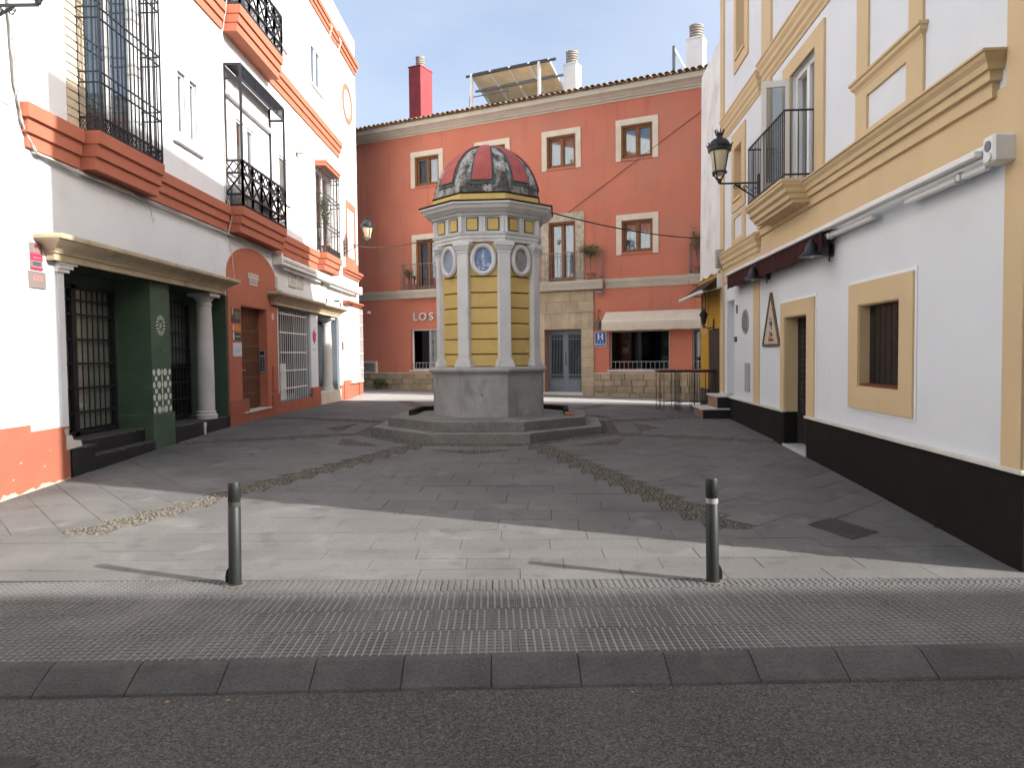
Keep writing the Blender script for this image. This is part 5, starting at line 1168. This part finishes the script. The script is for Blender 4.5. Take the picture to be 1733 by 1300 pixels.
f = hotel_window(7.65, 8.8, 4.5, 6.55, True); surround(f, 7.45, 9.0, 4.49, 6.76, 7.65, 8.8, 6.55)
f = hotel_window(-4.17, -3.03, 4.5, 6.55, True); surround(f, -4.37, -2.83, 4.49, 6.76, -4.17, -3.03, 6.55)
f = hotel_window(1.78, 2.86, 4.5, 6.72, True)
CARV = mat('carved_limestone', (.45, .39, .30), .9, .25, 6, 1.2, 16, .15, dirt=((.16, .14, .11), .6, 9, .58))
surround(f, 1.44, 3.18, 4.49, 7.04, 1.78, 2.86, 6.72, CARV)
# balcony railings
RAIL = mat('grey_brown_rail', (.20, .17, .165), .55, .15, 6)
def hrail(a0, a1, d, name='balcony_railing'):
    mb = MB(FH); n = round((a1-a0)/.13)
    for i in range(n+1): a = a0+(a1-a0)*i/n; mb.tube([(a, d, 4.50), (a, d, 5.52)], .010, 4)
    for a in (a0, a1):
        for j in range(3): q = .03+j*(d-.03)/3; mb.tube([(a, q, 4.5), (a, q, 5.52)], .010, 4)
    for z in (4.58, 5.53):
        mb.bar((a0, d, z), (a1, d, z), .03, .025); mb.bar((a0, d, z), (a0, 0, z), .03, .025); mb.bar((a1, d, z), (a1, 0, z), .03, .025)
    mb.build(name, RAIL, ho, merge=False)
hrail(6.95, 9.42, .30); hrail(.73, 3.66, .30); hrail(-5.5, -2.48, .30)
# ashlar portal
port = MB(FH).walls(1.10, 3.22, .2, 4.14, -.05, .045, [(1.57, 3.04, .2, 2.72)]).build('portal', mat('portal_joint', (.27, .22, .15), .95), ho)
z = .22
while z < 2.70:
    h = min(.36, 2.72-z)
    if h < .1: break
    for a0, a1 in ((1.08, 1.56), (3.05, 3.24)): MB(FH).box(a0+.003, a1-.003, -.03, .06+random.uniform(-.004, .006), z+.004, z+h-.004).build('ashlar_block', SAND, port, bevel=.006)
    z += .36
n = 9
for i in range(n):
    b0, b1 = 1.08+i*2.16/n, 1.08+(i+1)*2.16/n; k0, k1 = (i/n-.5)*.16, ((i+1)/n-.5)*.16
    MB(FH).prism([(b0+.003, 2.724), (b1-.003, 2.724), (b1+k1-.003 if b1+k1 < 3.24 else 3.237, 3.36), (max(1.083, b0+k0+.003), 3.36)], -.03, .062+random.uniform(-.004, .004), 'd').build('voussoir', SAND, port)
for z0, z1, off in ((3.37, 3.74, 0), (3.75, 4.13, .3)):
    a = 1.08-off
    while a < 3.24:
        b0, b1 = max(a, 1.08), min(a+.62, 3.24)
        if b1-b0 > .08: MB(FH).box(b0+.003, b1-.003, -.03, .06+random.uniform(-.003, .005), z0, z1).build('ashlar_block', SAND, port, bevel=.006)
        a += .62
MB(FH).box(1.06, 3.26, -.02, .09, 3.335, 3.385).build('portal_fillet', SAND, port)
HDOOR = mat('hotel_door_paint', (.155, .185, .215), .5, .1, 4, .05, 60, .4)
hd = MB(FH).walls(1.58, 3.03, .36, 2.71, -.30, -.24, [(1.70, 2.20, .86, 2.55), (2.41, 2.91, .86, 2.55)]).build('hotel_door', HDOOR, ho)
MB(FH).box(1.5, 3.1, -.34, .10, .2, .36).build('door_step', LEDGE, hd)
for b0, b1 in ((1.70, 2.20), (2.41, 2.91)):
    MB(FH).box(b0, b1, -.285, -.278, .86, 2.55).build('pane', GLASSD, hd)
    mb = MB(FH)
    for i in range(8): a = b0+(b1-b0)*(i+.5)/8; mb.tube([(a, -.225, .9), (a, -.225, 2.52)], .010, 5)
    for z in (.87, 1.02, 2.36, 2.54): mb.box(b0-.01, b1+.01, -.235, -.215, z-.012, z+.012)
    for i in range(4):
        for zc in (.945, 2.45): mb.tube([(b0+(b1-b0)*(i+.5)/4+.045*math.cos(q*.5), -.225, zc+.06*math.sin(q*.5)) for q in range(13)], .007, 4, True)
    mb.build('door_grille', GREYP, hd)
    MB(FH).box(b0, b1, -.235, -.225, .50, .78).build('door_panel', HDOOR, hd, bevel=.004); MB(FH).prism(ellipse((b0+b1)/2, .64, .08, .035, 14), -.226, -.212, 'd').build('door_ornament', HDOOR, hd)
MB(FH).tube([(2.28, -.22, 1.4), (2.28, -.18, 1.45), (2.28, -.18, 1.85), (2.28, -.22, 1.9)], .014, 6).build('door_handle', IRON, hd)
# rubble plinth, stone by stone
PM = mat('plinth_mortar', (.25, .21, .15), .95, .25, 6, .4, 40); plinth = MB(FH).box(3.24, T1, -.02, .05, -.1, 1.06).build('plinth', PM, ho); plinth2 = MB(FH).box(T0, 1.08, -.02, .05, -.1, 1.06).build('plinth', PM, ho)
rp = random.Random(21); svar = []
for v in range(7):
    pts = []
    for x, y, z in [(x, y, z) for z in (0, 1) for y in (0, 1) for x in (0, 1)]:
        j = .022; pts.append((x+rp.uniform(-j, j), y*(.06+rp.uniform(-.016, .02)), z+rp.uniform(-j, j)))
    o = MB().add(pts, [(0, 1, 3, 2), (4, 6, 7, 5), (0, 4, 5, 1), (2, 3, 7, 6), (0, 2, 6, 4), (1, 5, 7, 3)]).build('plinth_stone', PLSTONE, bevel=.02); svar.append(o.data); bpy.data.objects.remove(o)
rows = [(.10, .38), (.38, .62), (.62, .84), (.84, 1.07)]
for r_, (z0, z1) in enumerate(rows):
    for lo, hi in ((3.26, 11.6), (-4.2, 1.06)):
        a = lo
        while a < hi-.08:
            w = rp.uniform(.28, .72)*(1.2 if r_ in (0, 3) else .85); w = min(w, hi-a)
            if hi-a-w < .12: w = hi-a
            x = FH.e; M = Matrix.Translation(FH.w(a+.006, .035, z0+.005)) @ Matrix((FH.e*(w-.012), FH.n, Vector((0, 0, z1-z0-.01)))).transposed().to_4x4()
            inst(rp.choice(svar), 'plinth_stone', plinth if lo > 2 else plinth2, M); a += w
MB(FH).box(3.26, T1, -.02, .07, 1.07, 1.10).build('plinth_cap', SURR, plinth); MB(FH).box(T0, 1.07, -.02, .07, 1.07, 1.10).build('plinth_cap', SURR, plinth)
# shop windows with low rails
for a0, a1, z0, z1, m_ in ((-1.71, .50, 1.20, 2.62, GALV), (-5.0, -2.50, 1.20, 2.62, GALV), (6.6, 9.14, 1.20, 2.88, WPAINT)):
    hs_ = [(a0+.05, a1-.05, z0+.04, z1-.04)] if m_ is GALV else [(a0+.05, 7.55, z0+.06, z1-.05), (7.62, a1-.07, z0+.06, z1-.05)]
    f = MB(FH).walls(a0, a1, z0, z1, -.18, -.12, hs_).build('shop_window', m_, ho)
    MB(FH).box(a0+.03, a1-.03, -.155, -.148, z0+.03, z1-.03).build('pane', GLASSD, f)
    mb = MB(FH); n = 40; pts = []
    for i in range(n+1): a = a0+(a1-a0)*i/n; q = -.55+.05*math.sin(i*1.3)+.03*math.sin(i*.37); pts += [(a, q, z0), (a, q, z1)]
    mb.add(pts, [(2*i, 2*i+2, 2*i+3, 2*i+1) for i in range(n)]).build('inner_curtain', mat('brown_curtain', (.17, .12, .10), .9, .2, 5) if m_ is WPAINT else mat('dark_curtain', (.05, .055, .055), .9, .4, 3), f, smooth=True)
    MB(FH).box(a0-.05, a1+.05, -.1, .08, z0-.06, z0-.002).build('sill', LEDGE, f)
    mb = MB(FH); n = round((a1-a0)/.17)
    for i in range(n+1): a = a0+.05+(a1-a0-.1)*i/n; mb.tube([(a, -.06, z0), (a, -.06, z0+.30)], .010, 4)
    mb.bar((a0+.02, -.06, z0+.30), (a1-.02, -.06, z0+.30), .018, .018); mb.build('low_rail', GALV, f)
mb = MB(FH); mb.box(10.92, 11.62, -.02, .10, 1.10, 1.52); mb.build('utility_niche', mat('niche_grey', (.24, .22, .20), .8, .2, 4, dirt=((.1, .1, .09), .5, 4, .55)), ho); MB(FH).walls(10.86, 11.68, 1.06, 1.58, -.02, .12, [(10.94, 11.6, 1.12, 1.5)]).build('niche_frame', SURR, ho)
# letters, hotel plate, beige awning, camera, wrought lantern
LET = mat('letter_metal', (.55, .53, .50), .45, .12, 9, metal=.3)
ls = thing('sign_letters', FH.w(8.4, .05, 3.25), 'raised grey metal letters on the red hotel wall left of the kiosk', 'sign')
for ch, a in (('L', 8.86), ('O', 8.49), ('S', 8.08)):
    text(ch, .44, LET, 'letter', ls, FH, a, .05, 3.38, .035, sx=1.1, bold=.012)
HB = mat('hotel_plate_blue', (.015, .085, .33), .35, .06, 5, spec=.5)
hp = thing('hotel_plate', FH.w(.82, .06, 2.05), 'blue hotel plate with white letter and three stars beside the stone portal', 'sign')
MB(FH).box(.60, 1.04, .0, .05, 2.05, 2.60).build('border', WPAINT, hp); MB(FH).box(.62, 1.02, .048, .056, 2.07, 2.58).build('plate', HB, hp)
WT = mat('plate_white', (.75, .76, .80), .5)
mb = MB(FH)
for a in (.745, .895): mb.box(a-.024, a+.024, .055, .062, 2.31, 2.53); mb.box(a-.045, a+.045, .055, .0625, 2.31, 2.33); mb.box(a-.045, a+.045, .055, .0625, 2.51, 2.53)
mb.box(.76, .88, .055, .0618, 2.41, 2.435); mb.build('letter_h', WT, hp)
for a in (.72, .82, .92):
    st_ = [(a+(.03 if i % 2 == 0 else .012)*math.sin(i*math.pi/5), 2.235+(.03 if i % 2 == 0 else .012)*math.cos(i*math.pi/5)) for i in range(10)]
    MB(FH).prism(st_, .055, .062, 'd').build('star', WT, hp)
MB(FH).box(.63, 1.01, .055, .061, 2.125, 2.155).build('stripe', WT, hp)
AWN = mat('beige_canvas', (.60, .53, .43), .9, .07, 2.5, .1, 60, .15, dirt=((.44, .38, .30), .4, 3, .6))
ha = thing('shop_awning', FH.w(-1, 0, 3.0), 'beige canvas awning over the dark hotel shop window', 'awning')
mb = MB(FH); n = 48; pts = []
for i in range(n+1):
    a = -2.95+(.62+2.95)*i/n; wv = .012*math.sin(i*.9)+.008*math.sin(i*2.3); inset = .06 if i in (0, n) else 0
    pts += [(a+(.0), .03, 3.30), (a, .25, 3.14+wv*.3), (a, .50, 2.955+wv*.2), (a, .515, 2.93), (a, .505+wv*.6, 2.80), (a, .50+wv*1.3, 2.62+.008*math.sin(i*.7)), (a, .485+wv*1.3, 2.62+.008*math.sin(i*.7)), (a, .48, 2.92), (a, .03, 3.27)]
mb.add(pts, [(9*i+j, 9*i+9+j, 9*i+10+j, 9*i+j+1) for i in range(n) for j in range(8)]+[tuple(range(9)), tuple(range(9*n, 9*n+9))]).build('canvas', AWN, ha, smooth=True)
MB(FH).tube([(-2.95, .49, 2.94), (.62, .49, 2.94)], .02, 6).build('front_bar', WPAINT, ha); MB(FH).tube([(.60, .02, 3.29), (.60, .49, 2.94)], .015, 6).build('arm', WPAINT, ha)
sc_ = thing('security_camera', FH.w(11.18, 0, 3.6), 'small white security camera on the red wall at the far left of the hotel', 'camera')
MB(FH).tube([(11.18, 0, 3.66), (11.18, .12, 3.66)], .025, 6).build('arm', WPAINT, sc_); MB(FH).lathe((11.14, .17, 3.56), [(0, 0), (.06, .02), (.085, .07), (.085, .13), (.03, .15)], 12).build('dome', WPAINT, sc_, smooth=True); MB(FH).lathe((11.12, .19, 3.53), [(0, 0), (.05, .02), (.055, .05), (.0, .06)], 10).build('lens', BLKPL, sc_, smooth=True)
wl2 = thing('wrought_lantern', FH.w(.82, .1, 2.7), 'old wrought-iron lantern between the stone portal and the beige awning', 'lantern')
MB(FH).lathe((.84, .22, 2.68), [(.09, 0), (.14, .24), (.15, .27), (.07, .36), (.03, .42), (.04, .45), (.0, .48)], 6).build('body', mat('weathered_lantern', (.14, .11, .10), .7, .3, 14, dirt=((.5, .45, .42), .7, 22, .56)), wl2)
mb = MB(FH); mb.tube([(.84, 0, 3.35), (.84, .12, 3.42), (.84, .22, 3.34), (.84, .22, 3.1)], .012, 5); mb.tube([(.84+.05*math.cos(q*.5), .1, 3.3+.05*math.sin(q*.5)) for q in range(13)], .007, 4, True); mb.build('bracket', IRON2, wl2)
vf = thing('flood_lamp', FH.w(.85, .1, 4.0), 'small dark flood lamp under the hotel balcony corner', 'lamp')
MB(FH).box(.68, .95, .10, .26, 3.98, 4.08).build('head', GREYP, vf, bevel=.015); MB(FH).tube([(.82, 0, 4.12), (.82, .15, 4.06)], .014, 5).build('arm', GREYP, vf)
# roof things
CWL = mat('cowl_concrete', (.36, .34, .31), .85, .15, 5); CRED = mat('chimney_red', (.25, .045, .055), .8, .12, 3, .2, 40, dirt=((.45, .30, .28), .6, 8, .72)); CWH = mat('chimney_white', (.72, .73, .73), .85, .06, 3)
def chimney(t, d, w, dd, z0, z1, m_, lab, cowl=True, r=.19):
    c = thing('chimney', FH.w(t, d, z0), lab, 'chimney', 'chimneys on the hotel roof')
    MB(FH).box(t-w/2, t+w/2, d-dd/2, d+dd/2, z0, z1-.05).build('stack', m_, c, bevel=.01); MB(FH).box(t-w/2-.02, t+w/2+.02, d-dd/2-.02, d+dd/2+.02, z1-.05, z1).build('cap', m_, c)
    if cowl:
        for i in range(5): z = z1+.03+i*.095; MB(FH).lathe((t, d, z), [(r*.8, -.03), (r*1.05, .0), (r*1.05, .035), (r*.8, .06)], 18).build('cowl_ring', CWL, c, smooth=True)
        MB(FH).lathe((t, d, z1), [(r*.72, 0), (r*.72, .46)], 14).build('cowl_core', mat('cowl_dark', (.10, .09, .08), .9), c); MB(FH).lathe((t, d, z1+.47), [(r*1.08, 0), (r*1.1, .04), (r*.4, .10)], 18).build('cowl_top', CWL, c, smooth=True)
chimney(10.1, -2.5, .62, .95, 11.4, 14.55, CRED, 'tall dark red chimney with ringed cowl on the hotel roof')
chimney(2.86, -2.5, .56, .56, 11.4, 13.42, CWH, 'slim white chimney with ringed cowl beside the solar panels', r=.23)
chimney(6.0, -3.6, .5, .5, 11.6, 13.55, CWH, 'white chimney whose ringed cowl shows behind the solar panels', r=.20)
chimney(-2.1, -2.5, .62, .6, 11.4, 13.45, CWH, 'white chimney with ringed cowl at the right end of the hotel roof', r=.24)
sp_ = thing('solar_rack', FH.w(5, -2, 11.6), 'white frame carrying tilted solar collectors on the hotel roof', 'solar panels')
PBACK = mat('collector_back', (.66, .59, .42), .7, .12, 3, rnd=.08); PEDGE = mat('collector_edge', (.06, .06, .065), .4)
def rackp(u, v): return (6.75-u*3.45, -1.15-v*2.4, 13.28-v*1.05)      # u along the ridge, v back and down
for i in range(4):
    for j in range(3):
        u0, u1, v0, v1 = i/4+.012, (i+1)/4-.012, j/3+.015, (j+1)/3-.015
        P = [rackp(u, v) for u, v in ((u0, v0), (u1, v0), (u1, v1), (u0, v1))]
        p_ = MB(FH).hexa([(a, d, z) for a, d, z in P]+[(a, d, z+.03) for a, d, z in P]).build('collector_panel', PBACK, sp_)
        MB(FH).hexa([(a, d, z+.032) for a, d, z in P]+[(a, d, z+.07) for a, d, z in P]).build('glazing', PEDGE, p_)
mb = MB(FH)
for u in (.0, .25, .5, .75, 1.0): mb.bar(tuple(q+(0 if k < 2 else -.03) for k, q in enumerate(rackp(u, -.02))), tuple(q+(0 if k < 2 else -.03) for k, q in enumerate(rackp(u, 1.02))), .06, .06)
mb.build('rafters', WPAINT, sp_)
for v in (0, .33, .66, 1): a = rackp(-.07, v); b = rackp(1.09, v); MB(FH).bar((a[0], a[1], a[2]-.05), (b[0], b[1], b[2]-.05), .09, .07).build('purlin', GREYP if v else PEDGE, sp_)
for u, v in ((.0, 0), (.88, 0), (0, 1), (.88, 1)): p = rackp(u, v); MB(FH).box(p[0]-.05, p[0]+.05, p[1]-.05, p[1]+.05, 11.5, p[2]-.03).build('post', WPAINT, sp_)
rt = thing('roof_rail', FH.w(6.9, -2, 11.6), 'thin grey guard rail at the left of the solar panels', 'railing')
mb = MB(FH)
for a, d in ((7.2, -1.8), (6.2, -1.8), (5.4, -1.8)): mb.bar((a, d, 11.5), (a, d, 12.65), .04, .04)
for z in (12.2, 12.62): mb.bar((7.2, -1.8, z), (5.4, -1.8, z), .035, .035)
mb.build('bars', GREYP, rt); 
o = MB(FH).lathe((5.75, -3.0, 11.6), [(.42, 0), (.45, .06), (.45, .75), (.3, .9), (.1, .93)], 18).build('roof_tank', CWH, origin=FH.w(5.75, -3, 11.6), smooth=True); tag(o, 'white cylinder tank under the tilted solar panels', 'tank')
o = MB(FH).prism([(-1.55, 11.5), (-1.45, 11.5), (-1.45, 13.0), (-1.55, 13.0)], -1.6, -1.5, 'd').build('roof_post', GREYP, origin=FH.w(-1.5, -1.55, 11.5)); tag(o, 'short grey post with white stay on the right of the hotel roof', 'post')
MB(FH).tube([(-1.5, -1.55, 12.9), (-2.1, -1.5, 11.7)], .05, 5).build('stay', WPAINT, o)
# ================================================================ street lamps on brackets
LGL = mat('lamp_glass', (.62, .54, .36), .45, .05, 5, spec=.4)
def lantern(fr, a, d, zb, label, anchor_z):
    t = thing('street_lamp', fr.w(a, 0, zb), label, 'street lamp', 'ornate lanterns on wall brackets')
    c = (a, d)
    MB(fr).lathe((*c, zb), [(.0, -.02), (.03, 0), (.045, .05), (.03, .08)], 10).build('finial', IRON, t)
    mb = MB(fr)
    for q in range(4):
        x, y = math.cos(q*math.pi/2+.785), math.sin(q*math.pi/2+.785); mb.tube([(a, d, zb+.02), (a+.07*x, d+.07*y, zb+.09), (a+.125*x, d+.125*y, zb+.19)], .014, 5); mb.lathe((a+.13*x, d+.13*y, zb+.17), [(0, -.03), (.025, -.01), (.025, .01), (0, .03)], 6)
        mb.tube([(a+.12*x, d+.12*y, zb+.19), (a+.195*x, d+.195*y, zb+.60)], .011, 5)
    mb.tube([(a+.13*math.cos(i*.524), d+.13*math.sin(i*.524), zb+.20) for i in range(12)], .016, 5, True); mb.build('cage', IRON, t)
    MB(fr).lathe((*c, zb), [(.02, .13), (.10, .19), (.185, .60)], 20).build('glass', LGL, t, smooth=True)
    MB(fr).lathe((*c, zb), [(.205, .58), (.215, .60), (.215, .665), (.23, .67), (.23, .69), (.20, .70), (.175, .755), (.13, .805), (.075, .83), (.055, .85), (.055, .875), (.075, .90), (.08, .92), (.02, .93)], 24).build('hood', IRON, t, smooth=True)
    mb = MB(fr)
    for i in range(8): q = i*math.pi/4; x, y = math.cos(q), math.sin(q); mb.tube([(a+.06*x, d+.06*y, zb+.91), (a+.085*x, d+.085*y, zb+.95), (a+.08*x, d+.08*y, zb+.99)], .011, 4)
    for i in range(8): q = i*math.pi/4+.39; x, y = math.cos(q), math.sin(q); mb.tube([(a+.22*x, d+.22*y, zb+.69), (a+.245*x, d+.245*y, zb+.73)], .012, 4)
    mb.build('crown', IRON, t)
    mb = MB(fr); zc = zb-.01
    mb.bar((a, d, zc), (a, .0, zc), .03, .03); mb.tube([(a, d-.28, zc-.01), (a, d*.4, zc-.13), (a, .03, zc-.30)], .018, 5); mb.box(a-.05, a+.05, 0, .03, zc-.42, zc+.16)
    for cd, cz, r in ((.10, -.14, .07), (.26, -.09, .05), (.38, -.06, .038), (d-.30, -.07, .045)):
        mb.tube([(a, cd+r*(1-i/26)*math.cos(i*.55), zc+cz+r*(1-i/26)*math.sin(i*.55)) for i in range(18)], .009, 4)
    mb.build('bracket', IRON, t)
lantern(FR, 14.25, .74, 4.98, 'black iron lantern on a bracket beside the right balcony', 5)
lantern(FL, 26.55, .86, 5.80, 'black iron lantern on a bracket at the far end of the white building', 5.8)
lantern(FL, 8.47, .82, 5.82, 'black iron lantern whose bracket shows at the top left corner', 5.8)
# ================================================================ bollards
BOL = mat('bollard_paint', (.017, .021, .021), .5, .2, 5, .05, 60, .4, dirt=(((.05, .053, .05), .5, 7, .66), ((.2, .19, .17), .6, 14, .75)))
REFL = mat('bollard_band', (.33, .33, .31), .4, .2, 6)
for i, (x, y, lean, lab) in enumerate(((-2.255, 5.76, .012, 'dark green steel bollard left, with a faded scuffed band'), (1.51, 5.74, -.010, 'dark green steel bollard right, with a bright reflective band'))):
    t = thing('bollard', (x, y, .0), lab, 'bollard', 'pair of bollards at the edge of the footway')
    f = Fr((x, y, 0), (1, 0, 0), (0, 1, 0)); r = .049
    MB(f).lathe((0, 0, 0), [(r+.008, 0), (r+.008, .012), (r, .016), (r, .62), (r-.004, .625)], 24).build('post', BOL, t, smooth=True)
    MB(f).lathe((0, 0, 0), [(r-.002, .625), (r-.002, .665)], 24).build('band', REFL if i else mat('faded_band', (.055, .056, .054), .5, .3, 9), t, smooth=True)
    MB(f).lathe((0, 0, 0), [(r-.002, .665), (r, .668), (r, .812), (r-.004, .820), (.0, .822)], 24).build('cap', BOL, t, smooth=True)
    sgn = 1 if i else -1
    MB(f).prism([(sgn*(r-.005), .02), (sgn*(r+.022), .02), (sgn*(r+.026), .06), (sgn*(r+.018), .11), (sgn*(r-.005), .15)], -.012, .012, 'd').build('lug', BLKPL, t)
    MB(f).lathe((0, 0, 0), [(r+.03, -.01), (r+.035, .004), (r+.01, .007)], 20).build('mortar_collar', mat('collar_mortar', (.14, .125, .11), .95, .2, 9), t)
    t.rotation_euler = (0, lean, 0)
# ================================================================ plants
LEAF = mat('plant_leaf', (.075, .11, .03), .7, .3, 9, island=.4); DRY = mat('dry_leaf', (.22, .16, .08), .8, .3, 9, island=.4); POT = mat('clay_pot', (.35, .13, .07), .85, .15, 6)
def plant(p, h, spread, z_lo, n, leaf, label, pot=True, stem=True, size=.035, group='potted plants on the hotel balconies'):
    t = thing('potted_plant' if pot else 'weed', p, label, 'plant', group if pot else None); f = Fr(p, (1, 0, 0), (0, 1, 0)); rr = random.Random(int(p[0]*100)+n)
    z0 = 0
    if pot: MB(f).lathe((0, 0, 0), [(.09, 0), (.13, .2), (.145, .205), (.145, .25), (.12, .25), (.11, .22)], 14).build('pot', POT, t, smooth=True); z0 = .22
    tips = []
    if stem:
        mb = MB(f)
        for i in range(14):
            q = rr.uniform(0, 6.28); r = spread*rr.uniform(.3, 1); zt = z0+h*rr.uniform(.72, 1); zs = z0+h*z_lo*rr.uniform(.8, 1.05)
            m_ = (r*.4*math.cos(q), r*.4*math.sin(q), (zs+zt)/2); e = (r*math.cos(q), r*math.sin(q), zt)
            mb.tube([(0, 0, z0-.02), (0.01*math.cos(q), .01*math.sin(q), zs*.6), (.02*math.cos(q), .02*math.sin(q), zs), m_, e], .006, 4); tips += [m_, e, tuple((a+b)/2 for a, b in zip(m_, e))]
        mb.build('stem', mat('twig', (.10, .07, .045), .9), t)
    else: tips = [(rr.uniform(-spread, spread), rr.uniform(-spread*.4, spread*.4), rr.uniform(0, h)) for _ in range(30)]
    mb = MB(f)
    for i in range(n):
        c = rr.choice(tips); c = Vector(c)+Vector((rr.gauss(0, spread*.22), rr.gauss(0, spread*.22), rr.gauss(0, h*.05))); c.z = max(c.z, .02)
        u = Vector((rr.gauss(0, 1), rr.gauss(0, 1), rr.gauss(0, .6))).normalized(); w = u.cross(Vector((rr.gauss(0, 1), rr.gauss(0, 1), rr.gauss(0, 1)))).normalized(); s_ = size*rr.uniform(.6, 1.3); k = u.cross(w)*s_*.15
        mb.add([tuple(c-u*s_), tuple(c+w*s_*.42+k), tuple(c+u*s_), tuple(c-w*s_*.42+k)], [(0, 1, 2, 3)])
    mb.build('foliage', leaf, t, merge=False); return t
plant(FH.w(1.15, .17, 4.50), 1.05, .38, .62, 900, mat('yellowing_leaf', (.16, .15, .05), .75, .3, 9, island=.45), 'bushy yellow-green potted tree on the middle hotel balcony', size=.04)
plant(FH.w(9.08, .16, 4.50), .62, .20, .3, 260, LEAF, 'small green potted plant on the left hotel balcony')
plant(FH.w(8.80, .18, 4.50), .35, .10, .3, 90, LEAF, 'low green potted plant behind the left hotel balcony rail')
plant(FH.w(-2.72, .17, 4.50), 1.35, .28, .35, 500, DRY, 'tall half-dry potted plant on the right hotel balcony', size=.035)
plant(FL.w(23.5, .16, 5.06), 1.7, .22, .25, 420, LEAF, 'climbing potted plant inside the far iron window cage', size=.04, group='potted plants behind ironwork')
plant(FL.w(11.9, .14, 5.06), .5, .12, .2, 150, LEAF, 'dark potted plant at the back of the near iron window cage', size=.035, group='potted plants behind ironwork') if False else None
w0 = FH.w(10.55, .18, 0); plant((w0.x, w0.y, gz(w0.x, w0.y)+.02), .42, .26, 0, 420, LEAF, 'dark green weed growing at the foot of the hotel stone plinth', pot=False, stem=False, size=.045)
# ================================================================ overhead cables
def cable(name, p, q, sag, label, r=.012, n=24, m_=BLKPL):
    mb = MB(); p = Vector(p); q = Vector(q); mb.tube([tuple(p.lerp(q, i/n)+Vector((0, 0, -sag*4*(i/n)*(1-i/n)))) for i in range(n+1)], r, 5)
    return tag(mb.build(name, m_, origin=p, smooth=True), label, 'cable')
k1 = KC+kdir(R_(80))*1.28; cable('overhead_cable', (k1.x, k1.y, 4.62), FR.w(20.2, .02, 4.86), .10, 'black cable from the kiosk cornice to the house right of the hotel', .014)
k2 = KC+kdir(R_(-80))*1.02; cable('overhead_cable', (k2.x, k2.y, 4.18), FL.w(26.6, .5, 5.75), .12, 'black cable from the kiosk to the lantern on the left building', .012)
cable('facade_cable', FH.w(2.05, .045, 7.04), FH.w(-2.9, .03, 10.05), 0, 'thin dark cable running diagonally up the red hotel wall', .011, 24, mat('painted_cable', (.16, .05, .035), .8))
# ================================================================ litter and the building behind the viewer that shades the road
rr = random.Random(4)
for i, (x, y, lab) in enumerate(((-1.62, 3.99, 'dry yellow leaf in the gutter, right one of a pair'), (-1.95, 3.98, 'dry yellow leaf in the gutter, left one of a pair'), (.62, 4.06, 'dry yellow leaf in the gutter near the picture middle'))):
    o = MB(Fr((x, y, -.097), (math.cos(i), math.sin(i), 0), (-math.sin(i), math.cos(i), 0))).add([(-.018, 0, .004), (0, .008, .008), (.018, 0, .003), (0, -.008, .006)], [(0, 1, 2, 3)]).build('fallen_leaf', mat('fallen_leaf', (.40, .22, .06), .8, .2, 9), origin=(x, y, -.1)); tag(o, lab, 'leaf', 'fallen leaves in the gutter')
ob = thing('opposite_building', (8, -6, -.1), 'plain pale building across the road behind the viewer that shades the road', 'building')
FO = Fr((0, -2.6, 0), (1, 0, 0), (0, 1, 0)); OT = 11.95
hol = [(a, a+1.1, z, z+1.8) for a in [-16+3.4*i for i in range(15)] for z in (.9, 4.4, 7.9)]
MB(FO).walls(-18, 36, -.2, OT, -.4, 0, hol).build('wall', mat('opposite_render', (.55, .50, .43), .9, .08, 1), ob); MB(FO).box(-18, 36, -9, -.41, -.2, OT-.05).build('inner_block', DARK, ob)
for a, b, z0, z1 in hol: MB(FO).box(a, b, -.25, -.2, z0, z1).build('window', GREYP, ob)
MB(FO).box(-18, 36, -.02, .16, OT-.25, OT).build('cornice', TRIM, ob)
